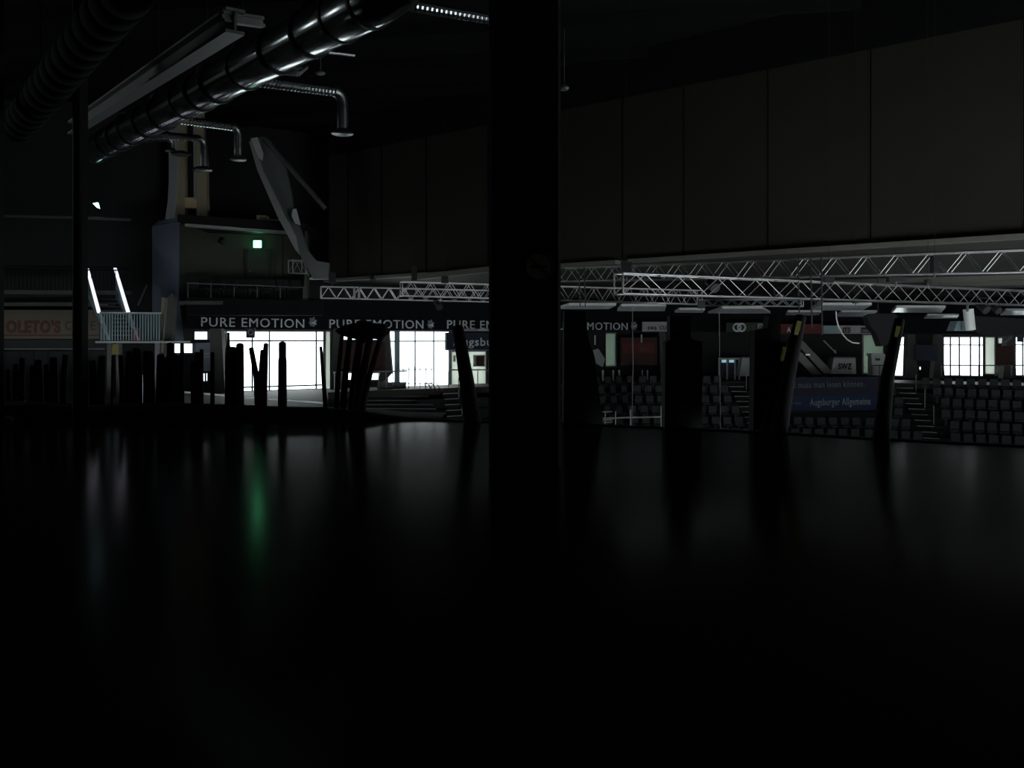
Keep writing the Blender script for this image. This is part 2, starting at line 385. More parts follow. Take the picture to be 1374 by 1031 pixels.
# ---- black text fascia over the concourse openings
fk = .985
def fas(px, py, k=fk): return W(px, py, k)
fa = emp('trim_2', fas(600, 440)); tag(fa, 'black fascia band with PURE EMOTION lettering', kind='structure')
cols = [250, 440, 655, 850, 1000, 1160, 1374, 1640]
for a, b in zip(cols[:-1], cols[1:]):
    def yb(px): return 441.5 if px < 300 else 443 if px < 900 else 447 if px < 1300 else 450
    b0, b1 = fas(a, yb(a)), fas(b, yb(b)); t0, t1 = fas(a, 402), fas(b, 402)
    off = Vector((0, .45, 0))
    MB().prism([b0, b1, t1, t0], off).build('fascia_panel', M['fascia'], fa)
for (x0, x1, y0, y1, hpx) in [(270, 408, 438, 440, 12), (442, 568, 440.5, 441, 11.5), (600, 713, 441, 442, 11), (741, 842, 442.5, 443, 10)]:
    a = fas(x0, y0, fk-.002); b = fas(x1, y1, fk-.002)
    text('lettering', 'PURE EMOTION', a, b, hpx/F*a.y*1.02, M['letter'], fa, bold=0, depth=.02)
M['emblem'] = mat('dull grey emblem print', (.25, .27, .30), .6, 0, .3, 8)
for px, py, r in [(420, 433, 7), (578, 436, 6.5), (720, 437, 6), (851, 438, 6)]:
    c = fas(px, py, fk-.002); r = r/F*c.y
    d = (fas(px+5, py, fk-.002)-c); d.z = 0; d.normalize()
    pts = []
    for i in range(14):       # a jagged round crest, like a leaping head
        an = 2*math.pi*i/14; rr = r*(1.0 if i % 2 else .72)*(1.15 if 2 < i < 6 else .9)
        pts.append(c+d*math.cos(an)*rr+Vector((0, 0, math.sin(an)*rr)))
    MB().prism(pts, (0, -.02, 0)).build('emblem', M['emblem'], fa)
    pts = [c+d*x*r+Vector((0, -.03, z*r)) for x, z in [(-.7, -.2), (.1, .1), (.8, .55), (.45, .05), (.7, -.35), (.1, -.25)]]
    MB().prism(pts, (0, -.02, 0)).build('emblem_stroke', M['letter'], fa)

# ---- tapered concourse columns in front of the far wall and pale jamb panels between the windows
def slab(name, quad, k, m, th=.3, parent=None):
    """upright slab whose four corners (picture columns/rows) lie at the far wall line scaled by k"""
    pts = [W(x, y, k) for x, y in quad]
    return MB().prism(pts, (0, th, 0)).build(name, m, parent)
for q4 in [[(283, 532), (302, 532), (297, 441), (281, 441)], [(443, 532), (457, 528), (459, 441), (447, 441)], [(508, 520), (526, 500), (521, 441), (512, 441)],
           [(655, 522), (668, 522), (664, 443), (656, 443)], [(887, 522), (897, 522), (893, 444), (884, 444)],
           [(1216, 508), (1232, 508), (1228, 449), (1218, 449)], [(1252, 508), (1268, 508), (1264, 449), (1258, 449)], [(1346, 508), (1364, 508), (1361, 449), (1352, 449)]]:
    tag(slab('column', q4, .978, M['concd'], .5), kind='structure')
tag(slab('wall_jamb_1', [(531, 522), (536, 522), (536, 445), (531, 445)], .986, M['teal'], .25), kind='structure')

# ================================================================== THINGS
# ---- advertising boards on the far side
def board(name, x0, x1, y0, y1, k, m, label, cat='sign', th=.08, y0b=None, y1b=None):
    r = emp(name, W((x0+x1)/2, y1, k)); tag(r, label, cat)
    y0b = y0 if y0b is None else y0b; y1b = y1 if y1b is None else y1b
    MB().prism([W(x0, y1, k), W(x1, y1b, k), W(x1, y0b, k), W(x0, y0, k)], (0, th, 0)).build('panel', m, r)
    return r
def words(r, s, x0, x1, yb, h, k, m, bold=0, yb2=None):
    a = W(x0, yb, k-.0015); b = W(x1, yb if yb2 is None else yb2, k-.0015)
    return text('lettering', s, a, b, h/F*a.y, m, r, bold=bold)
ab = board('advertising_board', 598, 690, 446.5, 470, .965, M['navy'], 'navy newspaper advertising board beside the broad black pillar')
words(ab, 'Augsburger', 608, 690, 464, 11, .965, M['letter'], .01)
MB().bar(W(598, 470, .964), W(598, 446.5, .964), .08, .05).build('edge_strip', M['white'], ab)
MB().bar(W(598, 470, .964), W(690, 470, .964), .06, .05).build('edge_strip', M['greyp'], ab)
lf = emp('light_fitting', W(640, 443, .96)); tag(lf, 'pale tube light fitting above the navy advertising board', 'light fitting')
MB().prism([W(622, 444.5, .96), W(656, 444.5, .96), W(656, 441.5, .96), W(622, 441.5, .96)], (0, .2, 0)).build('housing', M['greyp'], lf)
MB().prism([W(642, 444, .959), W(653, 444, .959), W(653, 442, .959), W(642, 442, .959)], (0, .05, 0)).build('diffuser', M['white'], lf)
b = board('advertising_board', 455, 516, 459, 499, .975, M['brown'], 'red brown board across the bay behind the leaning black poles', 'board')
b = board('advertising_board', 833, 882, 453, 490, .97, M['brown'], 'dark red board right of the pale green panel', 'sign')
MB().prism([W(836, 474, .968), W(878, 474, .968), W(878, 461, .968), W(836, 461, .968)], (0, .05, 0)).build('print', M['red'], b)
words(b, 'Erdgas', 848, 872, 470, 5, .966, M['ochre'])
sg = board('sign_box', 862, 900, 432, 445, .955, M['greyp'], 'pale grey sponsor sign reading SWA under the hanging panels')
words(sg, 'swa', 869, 881, 442.5, 6, .955, M['fascia'], .02); words(sg, 'CUP', 885, 898, 442.5, 5, .955, M['fascia'], .02)
sg = board('sign_box', 975, 1030, 433, 446, .955, M['green'], 'dark green sponsor sign with two pale rings')
for px in (989, 995):
    c = W(px, 439.5, .953); rr = 5/F*c.y
    MB().tube([c+Vector((math.cos(t*math.pi/8)*rr, 0, math.sin(t*math.pi/8)*rr)) for t in range(17)], .06, 5).build('ring', M['letter'], sg)
words(sg, 'ECK', 1001, 1014, 443, 6, .955, M['ochre']); 
MB().prism([W(1017, 445, .954), W(1024, 445, .954), W(1024, 434.5, .954), W(1017, 434.5, .954)], (0, .05, 0)).build('print', M['greyp'], sg)
words(sg, '0', 1018.5, 1022.5, 443, 6, .952, M['green'], .02)
sg = board('sign_box', 1048, 1104, 435, 448, .955, M['red'], 'dark red sponsor sign behind the yellow banded pole')
words(sg, 'A', 1056, 1061, 446, 7, .955, M['letter'])
sg = board('sign_box', 1105, 1172, 437, 448, .955, M['greyp'], 'pale striped sponsor sign behind the hanging cable loop')
MB().prism([W(1105, 448, .954), W(1130, 448, .954), W(1130, 437, .954), W(1105, 437, .954)], (0, .05, 0)).build('print', M['teal'], sg)
MB().prism([W(1131, 447, .953), W(1148, 447, .953), W(1148, 439.5, .953), W(1131, 439.5, .953)], (0, .05, 0)).build('print', M['brown'], sg)
MB().prism([W(1150, 447, .953), W(1170, 447, .953), W(1170, 439.5, .953), W(1150, 439.5, .953)], (0, .05, 0)).build('print', M['navy'], sg)
words(sg, 'LECH', 1133, 1146, 446, 5, .953, M['greyp']); words(sg, 'STAHL', 1152, 1168, 446, 4, .953, M['greyp'])
# big blue banner over the seats
YB = 46.5
bn2 = emp('banner', P(1115, 552, YB)); tag(bn2, 'blue newspaper banner hung over the seats', 'banner')
MB().prism([P(1052, 553, YB), P(1178, 551, YB), P(1178, 506, YB), P(1052, 507, YB)], (0, .08, 0)).build('panel', M['navy'], bn2)
MB().prism([P(1052, 551, YB-.03), P(1178, 549, YB-.03), P(1178, 530, YB-.03), P(1052, 533, YB-.03)], (0, .02, 0)).build('print', M['blue'], bn2)
text('lettering', 'd muss man lesen können.', P(1064, 521, YB-.05), P(1160, 519, YB-.05), 8.5/F*YB, M['emblem'], bn2)
text('lettering', 'Augsburger Allgemeine', P(1087, 544.5, YB-.06), P(1168, 543, YB-.06), 9.5/F*YB, M['bletter'], bn2, bold=.004)
text('lettering', 'az-web', P(1060, 543, YB-.06), P(1075, 543, YB-.06), 4/F*YB, M['emblem'], bn2)
# round-cornered white kiosks with SWZ print
for (x0, x1, y0, y1, s, lb) in [(1117, 1149, 481, 502, 'SWZ', 'pale grey advertising box reading SWZ beside the dark doorway'), (994, 1012, 481, 505, '', 'plain grey advertising box right of the small bright doorway')]:
    r = emp('advertising_box', W((x0+x1)/2, y1, .95)); tag(r, lb, 'box')
    MB().prism([W(x0-2, y1, .95), W(x1, y1, .95), W(x1-1, y0, .95), W(x0+2, y0, .95)], (0, .9, 0)).build('body', M['greyp'], r)
    if s: words(r, s, x0+8, x1-6, y1-6.5, 7.5, .95, M['fascia'], .02)
    MB().prism([W(x0+2, y0, .948), W(x1, y0, .948), W(x1, y0-1.4, .948), W(x0+2, y0-1.4, .948)], (0, .9, 0)).build('top_rail', M['steel'], r)
# white cabinet by the right windows
r = emp('cabinet', W(1178, 504, .96)); tag(r, 'white cabinet standing against the pale column by the window', 'cabinet')
MB().prism([W(1170, 504, .96), W(1188, 504, .96), W(1188, 478, .96), W(1170, 478, .96)], (0, .6, 0)).build('body', M['white'], r)
MB().prism([W(1169, 478, .958), W(1189, 478, .958), W(1186, 474.5, .958), W(1170, 474.5, .958)], (0, .7, 0)).build('lid', M['white'], r)
MB().prism([W(1175, 484, .959), W(1181, 484, .959), W(1181, 481, .959), W(1175, 481, .959)], (0, .05, 0)).build('vent', M['door'], r)
# blue scoreboard-like sign hanging in the first big window
r = emp('hanging_sign', W(336, 453, .975)); tag(r, 'small dark blue square sign hanging in front of the big window', 'sign')
MB().prism([W(330, 453.5, .975), W(341.5, 453.5, .975), W(342, 440, .975), W(330, 440, .975)], (0, .08, 0)).build('panel', M['navy'], r)
c = W(336, 446, .973); rr = 3.2/F*c.y
MB().tube([c+Vector((math.cos(t*math.pi/8)*rr, 0, math.sin(t*math.pi/8)*rr)) for t in range(17)], .035, 5).build('ring', M['emblem'], r)
# purple-lit notice wall and box left of the big window
r = emp('notice_board', W(277, 498, .978)); tag(r, 'dark bluish notice board beside the small bright openings', 'board')
MB().prism([W(262, 498, .978), W(282, 498, .978), W(282, 460, .978), W(262, 460, .978)], (0, .06, 0)).build('panel', M['bluegrey'], r)
for i, yy in enumerate((474, 478)): MB().prism([W(274, yy+2, .976), W(281, yy+2, .976), W(281, yy, .976), W(274, yy, .976)], (0, .03, 0)).build('sheet', M['greyp'], r)
# fire cabinet right of the glazed doors
r = emp('wall_box', W(642, 491, .97)); tag(r, 'dark red framed box on the pale wall under the navy board', 'box')
MB().prism([W(635, 492, .97), W(651, 492, .97), W(651, 476.5, .97), W(635, 476.5, .97)], (0, .2, 0)).build('frame', M['white'], r)
MB().prism([W(639, 491, .968), W(649.5, 491, .968), W(649.5, 478, .968), W(639, 478, .968)], (0, .1, 0)).build('door', M['brown'], r)
r = emp('notice', W(610, 486, .983)); tag(r, 'small brass coloured notice on the pale wall by the doors', 'notice')
MB().prism([W(608, 485.5, .983), W(611.5, 485.5, .983), W(611.5, 477, .983), W(608, 477, .983)], (0, .03, 0)).build('plate', M['cardboard'], r)
MB().prism([W(608.6, 481, .982), W(611, 481, .982), W(611, 478, .982), W(608.6, 478, .982)], (0, .03, 0)).build('print', M['white'], r)
# display case with two small bright panes
r = emp('display_case', W(980, 512, .96)); tag(r, 'glazed display case with two bright blue white panes', 'display case')
for px in (965, 975.5, 986, 992): MB().bar(W(px, 514, .96), W(px, 481, .96), .09, .09).build('post', M['greyp'], r)
MB().bar(W(964, 481.5, .96), W(993, 481.5, .96), .1, .1).build('rail', M['greyp'], r)
M['pane'] = mat('blue white pane with emission', (.6, .8, .9), .4, 0, .02, 3, emit=((.5, .85, 1), 2.2))  # pane brightness put in as emission
for a, b in ((968.5, 974.5), (978.5, 985)): MB().prism([W(a, 486.5, .961), W(b, 486.5, .961), W(b, 483, .961), W(a, 483, .961)], (0, .05, 0)).build('bright_pane', M['pane'], r)
MB().prism([W(966, 510, .965), W(992, 510, .965), W(992, 482, .965), W(966, 482, .965)], (0, .05, 0)).build('back_panel', M['navy'], r)
# uprights painted white and pale for shining strips and a small bright opening
for i, (px, wd, y0, y1) in enumerate([(809, 2.6, 497, 512), (823, 2, 497, 511), (831, 2, 497, 511), (862, 1.5, 497, 511), (869, 1.5, 497, 511), (798.5, 1.6, 450, 463), (861, 1.5, 449, 460)]):
    o = MB().prism([W(px-wd/2, y1, .95), W(px+wd/2, y1, .95), W(px+wd/2, y0, .95), W(px-wd/2, y0, .95)], (0, .12, 0)).build('post', M['white'] if i in (0, 5) else M['pale'])
    tag(o, ['bright white short post under the pale green panel', 'second short pale post under the pale green panel', 'third short pale post under the pale green panel', 'thin pale post below the dark red board', 'rightmost thin pale post below the dark red board', 'short white strip in place of a bright opening left of the pale green panel', 'short pale upright above the dark red board'][i], 'post')
# grey folded banner leaning beside the pale panel
r = MB().prism([W(796, 470, .93), W(803, 468, .93), W(812, 482, .93), (W(809, 493, .93)), W(800, 488, .93)], (0, .1, 0)).build('banner', M['greyp']); tag(r, 'small grey folded banner left of the pale green panel', 'banner')
# escalator-like stair stringers on the far concourse
r = emp('staircase', W(1095, 503, .95)); tag(r, 'steep grey stair flight beside the SWZ box', 'staircase')
for (a, b, c, d) in [((1058, 470), (1066, 463), (1103, 503), (1090, 503)), ((1070, 462), (1078, 458), (1118, 500), (1106, 502))]:
    MB().prism([W(*a, .95), W(*d, .95), W(*c, .95), W(*b, .95)], (0, .15, 0)).build('stringer', M['conc'], r)
for i in range(9):
    t = i/8; a = W(1064+36*t, 466+36*t, .952); b = W(1075+36*t, 462+36*t, .956)
    MB().bar(a, b+Vector((0, .5, 0)), .25, .05).build('tread', M['concd'], r)
rod('handrail', W(1105, 457, .95), W(1122, 474, .95), .03, M['white'], r); rod('handrail_post', W(1120, 474, .95), W(1121, 470, .95), .03, M['white'], r)
lp = emp('wall_lamp', W(1084, 476, .945)); tag(lp, 'small glowing wall lamp on the grey stair flight', 'lamp')
MB().prism([W(1081.5, 477, .945), W(1086.5, 477, .945), W(1087, 475.2, .945), W(1082, 475.2, .945)], (0, .08, 0)).build('glass', mat('dull lamp glass', (.8, .8, .7), .4, emit=((1, .95, .8), 1.5)), lp)
MB().prism([W(1081, 475.3, .944), W(1087.5, 475.3, .944), W(1087, 474.4, .944), W(1082, 474.4, .944)], (0, .12, 0)).build('hood', M['steel'], lp)

# ---- seats of the stand, one object each, sharing one mesh
def seat_mesh():
    mb = MB(); h = .20
    prof = [(-.23, .40), (-.20, .44), (.10, .41), (.16, .45), (.22, .80), (.19, .84)]      # (depth, height) cross-section of the shell
    th = .035; n = len(prof)
    lo = [(y+(.0 if i < 3 else .035), z-.035) for i, (y, z) in enumerate(prof)]
    for sx in (-1, 1): pass
    tw = [1, 1, 1, 1, .95, .6]
    vs = [(-h*w_, y, z) for (y, z), w_ in zip(prof, tw)]+[(h*w_, y, z) for (y, z), w_ in zip(prof, tw)]+[(-h*.9, y, z) for y, z in lo]+[(h*.9, y, z) for y, z in lo]
    fs = []
    for i in range(n-1):
        fs += [(i, i+1, n+i+1, n+i), (2*n+i, 3*n+i, 3*n+i+1, 2*n+i+1), (i, 2*n+i, 2*n+i+1, i+1), (n+i, n+i+1, 3*n+i+1, 3*n+i)]
    fs += [(0, n, 3*n, 2*n), (n-1, 3*n-1, 4*n-1, 2*n-1)]
    mb.add(vs, fs); mb.box(-.05, .05, -.05, .05, 0, .40)
    me = bpy.data.meshes.new('stadium_seat'); me.from_pydata(mb.v, [], mb.f)
    bm = bmesh.new(); bm.from_mesh(me); bmesh.ops.recalc_face_normals(bm, faces=bm.faces); bm.to_mesh(me); bm.free()
    me.materials.append(M['seat']); return me
ORD = 'first second third fourth fifth sixth seventh eighth ninth tenth eleventh twelfth thirteenth fourteenth fifteenth sixteenth seventeenth eighteenth nineteenth twentieth'.split()
cnt = {}
sm = seat_mesh(); nseat = 0
hidden = [(640, 806), (894, 940), (1012, 1058)]
aisle = lambda px, k: (978+7*k-8 < px < 978+7*k+32) or (1203+8*k-8 < px < 1203+8*k+34) or (1052 < px < 1180 and 1 <= k <= 3) or (px < 594+3*k+30)
for k in range(ROWS-1):
    px = 616+3*(k % 2)
    while px < 1480:
        c = wall(px, rowk(k+.55)); pxs = F*.60/c.y
        if not any(a+6 < px < b-6 for a, b in hidden) and not aisle(px, k):
            c2 = wall(px+3, rowk(k+.55)); ang = math.atan2(c2.y-c.y, c2.x-c.x)
            o = bpy.data.objects.new('stadium_seat', sm); C.objects.link(o)
            o.location = (c.x, c.y, rowz(k+1)); o.rotation_euler = (0, 0, ang)
            bl = ('left of the broad pillar' if px < 660 else 'between the two tall covered stands' if px < 900 else 'around the display case steps' if px < 1060 else 'behind the right leaning pole' if px < 1215+8*k else 'at the right picture edge')
            cnt[(k, bl)] = cnt.get((k, bl), 0)+1
            tag(o, 'dark seat, %s row from top, %s from left, %s' % (ORD[k], ORD[cnt[(k, bl)]-1], bl), 'seat', 'seats in the far stand'); nseat += 1
        px += pxs
print('seats', nseat)
# aisle stairs with pale nosings
def aisle_stair(px0, dpx, w_, label):
    r = emp('aisle_stair', W(px0, 520, .93)); tag(r, label, 'stairs')
    for i in range(2*ROWS-3):
        k = i/2; a = wall(px0+dpx*k, rowk(k)); b = wall(px0+dpx*k+w_, rowk(k)); z = rowz(k)-.24
        a2 = wall(px0+dpx*k, rowk(k+.5)); b2 = wall(px0+dpx*k+w_, rowk(k+.5))
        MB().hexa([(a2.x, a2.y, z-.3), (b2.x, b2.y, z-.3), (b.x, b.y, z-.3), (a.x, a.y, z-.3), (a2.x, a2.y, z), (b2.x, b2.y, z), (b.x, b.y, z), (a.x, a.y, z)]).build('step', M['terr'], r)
        MB().bar((a2.x, a2.y-.01, z), (b2.x, b2.y-.01, z), .05, .04).build('nosing', M['greyp'], r)
    for i in (1, 4, 7):
        k = i/2; a = wall(px0+dpx*k+w_, rowk(k)); z = rowz(k)
        rod('rail_post', (a.x, a.y, z-.2), (a.x, a.y, z+.75), .025, M['greyp'], r)
aisle_stair(978, 7, 20, 'narrow aisle steps with pale edges below the display case')
aisle_stair(1203, 8, 22, 'narrow aisle steps with pale edges right of the blue banner')
aisle_stair(594, 3, 20, 'narrow aisle steps with pale edges left of the broad pillar')

# ---- stair block with railings below the glazed doors
r = emp('concourse_stair', W(510, 530, .9)); tag(r, 'wide concrete stair with pale edges below the glazed doors', 'stairs')
for i in range(7):
    y = 526+5.6*i; k = .95-.013*i; x0 = 478+2.5*i; x1 = 572+3*i
    a = W(x0, y, k); b = W(x1, y+.4, k)
    MB().prism([a+Vector((0, 0, -.5)), b+Vector((0, 0, -.5)), b, a], (0, .7, 0)).build('step', M['terr'], r)
    MB().bar(a, b, .05, .045).build('nosing', M['steel'], r)
r = emp('guard_rail', W(520, 520, .955)); tag(r, 'grey tube guard rail with panel right of the leaning poles', 'railing')
rod('top_rail', W(448, 500, .955), W(546, 498, .955), .035, M['greyp'], r)
for px in (449, 508, 518, 527, 544): rod('rail_post', W(px, 524, .955), W(px, 499.5, .955), .028, M['greyp'], r)
MB().prism([W(506, 522, .957), W(545, 522, .957), W(545, 513, .957), W(506, 513, .957)], (0, .04, 0)).build('infill_panel', M['steel'], r)
r = emp('crowd_gate', W(555, 520, .95)); tag(r, 'low barred gate silhouetted against the glazed doors', 'gate')
for i in range(6): rod('bar', W(541+7.6*i, 522, .95), W(541+7.6*i, 492, .95), .02, M['frame'], r)
for yy in (496, 515): rod('rail', W(537, yy, .95), W(580, yy, .95), .025, M['frame'], r)
r = emp('stair_rail', W(578, 520, .93)); tag(r, 'bent tube stair rail at the top of the wide stair', 'railing')
for i in range(3):
    MB().tube([W(571+6*i, 523, .93), W(570+6*i, 514, .93), W(573+6*i, 514, .93), W(581+6*i, 525, .93)], .022, 6).build('tube', M['frame'], r)
r = emp('guard_rail', W(610, 520, .95)); tag(r, 'grey tube guard rail in front of the pale wall', 'railing')
MB().tube([W(602, 519, .95), W(602, 499, .95), W(604, 496.5, .95), W(660, 496.5, .95)], .04, 6).build('top_rail', M['greyp'], r)
for px in (623, 641): rod('rail_post', W(px, 519, .95), W(px, 496.5, .95), .03, M['greyp'], r)
for (xa, xb, lb) in [(1170, 1200, 'grey tube guard rail in front of the white cabinet'), (1263, 1338, 'thin guard rail across the right glazed doors'), (1336, 1400, 'thin guard rail at the right picture edge')]:
    r = emp('guard_rail', W((xa+xb)/2, 504, .955)); tag(r, lb, 'railing')
    rod('top_rail', W(xa, 490.5, .955), W(xb, 490.5, .955), .03, M['steel'], r)
    for i in range(4): rod('rail_post', W(xa+(xb-xa)*i/3, 505, .955), W(xa+(xb-xa)*i/3, 490.5, .955), .025, M['steel'], r)
# low rail at the bottom of the stand
r = emp('guard_rail', W(850, 570, .8)); tag(r, 'thin pale rail at the foot of the seat rows', 'railing')
rod('top_rail', P(809, 561.5, 36), P(888, 559.5, 36), .035, M['greyp'], r)
for px, y0 in ((812, 552), (826, 552), (846, 550), (887, 545)): rod('rail_post', P(px, 574, 36), P(px, y0, 36), .025, M['greyp'], r)
for yy in (553, 564, 567): rod('short_rail', P(809, yy, 36), P(822, yy-.6, 36), .022, M['greyp'], r)
# hanging wires of the safety net
for (px, y0, y1, lb) in [(848.5, 410, 578, 'thin pale wire hanging in front of the PURE EMOTION emblem'), (965, 418, 582, 'thin pale wire hanging left of the display case')]:
    o = MB().tube([P(px, 340 if False else y0, 30), P(px+2-1, (y0+y1)/2, 30), P(px-2 if px < 900 else px+2, y1+40, 30)], .009, 5).build('steel_wire', M['steel']); tag(o, lb, 'wire')
o = MB().tube([P(1122+x, 418+y, 30) for x, y in [(0, 0), (.5, 10), (3, 20), (8, 30), (15, 38), (22, 42), (31, 43)]], .022, 5).build('cable', M['white']); tag(o, 'white cable hanging in a loop below the panels', 'cable')

# ---- lighting trusses
TR = []
def on(i, px, low=True):
    ta, ba, tb, bb, off = TR[i]; a, b = (ba, bb) if low else (ta, tb)
    d = (px-CX)/F; t = (d*a.y-a.x)/((b.x-a.x)-d*(b.y-a.y)); return a.lerp(b, t)
def truss(A, B, n, label, depth=.36, splice=None):
    """A, B: (px, ytop, ybottom, Y); four chords with zigzag bracing on front, back and bottom"""
    r = emp('lighting_truss', P((A[0]+B[0])/2, (A[2]+B[2])/2, (A[3]+B[3])/2)); tag(r, label, 'truss', 'trusses over the rink')
    ta, ba, tb, bb = P(A[0], A[1], A[3]), P(A[0], A[2], A[3]), P(B[0], B[1], B[3]), P(B[0], B[2], B[3])
    d = tb-ta; off = Vector((-d.y, d.x, 0)).normalized()*depth
    for o in (Vector((0, 0, 0)), off):
        for a, b in ((ta, tb), (ba, bb)): rod('chord', a+o, b+o, .027, M['alu'], r)
    for o in (Vector((0, 0, 0)), off):
        for i in range(n):
            t0, t1 = i/n, (i+1)/n
            lo = [ba.lerp(bb, t) for t in (t0, t1)]; hi = [ta.lerp(tb, t) for t in (t0, t1)]
            a, b = (lo[0], hi[1]) if i % 2 == 0 else (hi[0], lo[1])
            rod('brace', a+o, b+o, .011, M['alu'], r)
    for a, b in ((ta, tb), (ba, bb)):
        for i in range(0, n+1, 2):
            p = a.lerp(b, i/n); rod('cross_bar', p, p+off, .014, M['alu'], r)
    for p, q in ((ta, ba), (tb, bb)): rod('end_post', p, q, .022, M['alu'], r); rod('end_post', p+off, q+off, .022, M['alu'], r)
    TR.append((ta, ba, tb, bb, off))
    for s in splice or []:
        p, q = ta.lerp(tb, s), ba.lerp(bb, s)
        MB().bar(p, q, .09, .06).build('splice_plate', M['greyp'], r)
    return r
truss((431, 384.5, 400, 36), (668, 390, 405.5, 38), 24, 'farthest left truss with a square end frame', splice=[.18, .205])
truss((540, 378, 397, 31), (942, 390, 408.5, 35), 34, 'long truss passing behind the broad pillar')
truss((700, 362, 379, 30.5), (1420, 333, 364, 20.3), 40, 'highest truss running to the right picture edge')
truss((836, 366.5, 394, 21.2), (1400, 391, 410, 29.5), 26, 'middle truss with paired braces right of the pillar')
truss((940, 402, 410, 39), (1078, 402.5, 411.5, 39), 16, 'thin far truss below the middle truss', .3)
truss((393, 349, 366, 36), (411, 350, 367, 36.5), 2, 'short truss piece beside the slanting strut', .3)
# suspension frames, hoists and lamps on the trusses
def hoist(px, y0, y1, Y, wd, label):
    r = emp('chain_hoist', P(px, y1, Y)); tag(r, label, 'hoist')
    a = P(px-wd/2, y1, Y); b = P(px+wd/2, y0, Y)
    MB().box(a.x, b.x, Y-.1, Y+.1, a.z, b.z).build('motor_box', M['black'], r)
    rod('chain', P(px, y0, Y), Vector((P(px, y0, Y).x, Y, ZB if Y > bk(px).y else ROOF)), .005, M['black'], r)
    rod('hook', P(px, y1, Y), P(px, y1+6, Y), .02, M['steel'], r)
for a in [(840, 352, 372, 24, 14, 'black chain hoist at the left end of the middle truss'), (1112, 372, 379, 22.5, 12, 'black hoist box under the highest truss by the hanging cables'),
          (1254, 343, 366, 20.5, 7, 'narrow black hoist on the highest truss'), (1245, 375, 381, 24, 6, 'small black hoist between the two right trusses'), (1202, 372, 378, 25, 22, 'flat black box on the middle truss above the panels'),
          (446, 366, 380, 36.5, 9, 'black hoist above the farthest left truss'), (556, 358, 377, 31.2, 7, 'black hoist at the end of the long truss'),
          (597, 371, 380, 31.3, 9, 'dark hoist left of the broad pillar'), (941, 404, 414, 33, 9, 'black hoist box at the right end of the long truss'), (1148, 400, 407, 25.5, 6, 'black box hanging from the middle truss')]: hoist(*a)
for i, (px, k, y1) in enumerate([(1071, 2, 420), (1088, 2, 440), (1102, 2, 450), (777, 2, 412), (784, 2, 412)]):
    p = on(k, px, False); Y = p.y-.03; y0 = HY-(p.z-EYE)*F/p.y
    o = MB().tube([P(px, y0, Y), P(px+.6, (y0+y1)/2, Y), P(px+1.5, y1, Y)], .022, 5).build('cable', M['black'])
    tag(o, ['black cable hanging beside the yellow banded pole', 'longer black cable second from the yellow banded pole', 'longest black cable in front of the wide pale panel', 'black cable beside the broad pillar on the long truss', 'second black cable beside the broad pillar'][i], 'cable')
def spot(px, py, Y, s, label, tilt=.6):
    r = emp('stage_lamp', P(px, py, Y)); tag(r, label, 'lamp', 'stage lamps on the trusses')
    c = P(px, py, Y); ax = Vector((.3, -math.cos(tilt), -math.sin(tilt))).normalized()
    MB().tube([c-ax*s*.6, c-ax*s*.5, c+ax*s*.2, c+ax*s*.7], [s*.25, s*.38, s*.42, s*.55], 10).build('housing', M['black'], r, True)
    MB().tube([c+ax*s*.7, c+ax*s*.74], s*.5, 10).build('lens', M['galvd'], r)
    MB().tube([c+Vector((-s*.6, 0, 0)), c+Vector((-s*.6, 0, s)), c+Vector((s*.6, 0, s)), c+Vector((s*.6, 0, 0))], s*.06, 5).build('yoke', M['black'], r)
for a in [(1318, 412, 28, .28, 'black stage lamp under the right truss'), (1335, 414, 28.3, .24, 'smaller black stage lamp at the right truss'), (955, 382, 25, .3, 'black stage lamp inside the middle truss'), (1044, 396, 26, .2, 'small stage lamp under the middle truss'),
          (588, 409, 37, .3, 'small stage lamp under the left truss'), (1096, 403, 25, .22, 'stage lamp by the hanging cables'), (500, 374, 36, .2, 'small lamp above the left truss')]: spot(*a)
# ---- pale flat ceiling panels hung under the trusses
for i, (a, b, yn, c, d, yf) in enumerate([(764, 826, 410, 748, 816, 414.8), (834, 893, 411, 829, 891, 417.5), (912, 945, 416, 906, 942, 419.5), (970, 1022, 414, 951, 1033, 420.5), (1097, 1169, 409.5, 1088, 1156, 416.5),
          (1130, 1176, 419, 1122, 1166, 425), (1203, 1268, 413, 1197, 1262, 419.5), (1350, 1425, 417, 1343, 1415, 423), (1245, 1286, 423.5, 1240, 1283, 427.5), (1058, 1101, 419, 1055, 1098, 423)]):
    rz = 1.16; Yn = rz*F/(HY-yn); Yf = rz*F/(HY-yf)
    r = emp('ceiling_baffle', P((a+b)/2, yn, Yn)); tag(r, ['leftmost pale hanging panel beside the broad pillar', 'second pale hanging panel right of the broad pillar', 'short pale hanging panel above the SWA sign', 'pale hanging panel with slanted ends above the green sign', 'wide bright hanging panel by the hanging cables',
        'dimmer hanging panel below the wide bright one', 'wide bright hanging panel above the banded right pole', 'bright hanging panel at the right picture edge', 'thin dim hanging panel left of the horn loudspeaker', 'thin dim hanging panel behind the yellow banded pole'][i], 'panel', 'pale panels under the trusses')
    pts = [P(a, yn, Yn), P(b, yn, Yn), P(d, yf, Yf), P(c, yf, Yf)]
    sh_ = MB().prism(pts, (0, 0, .06)).build('sheet', M['gloss'], r)
    for j, (p, q2) in enumerate(zip(pts, pts[1:]+pts[:1])): MB().bar(p+Vector((0, 0, .04)), q2+Vector((0, 0, .04)), .05, .09).build('edge_frame', M['greyp'], sh_)
    for p in (pts[2], pts[3]): rod('suspension_rod', p, Vector((p.x, p.y, ZB)), .008, M['black'], r)
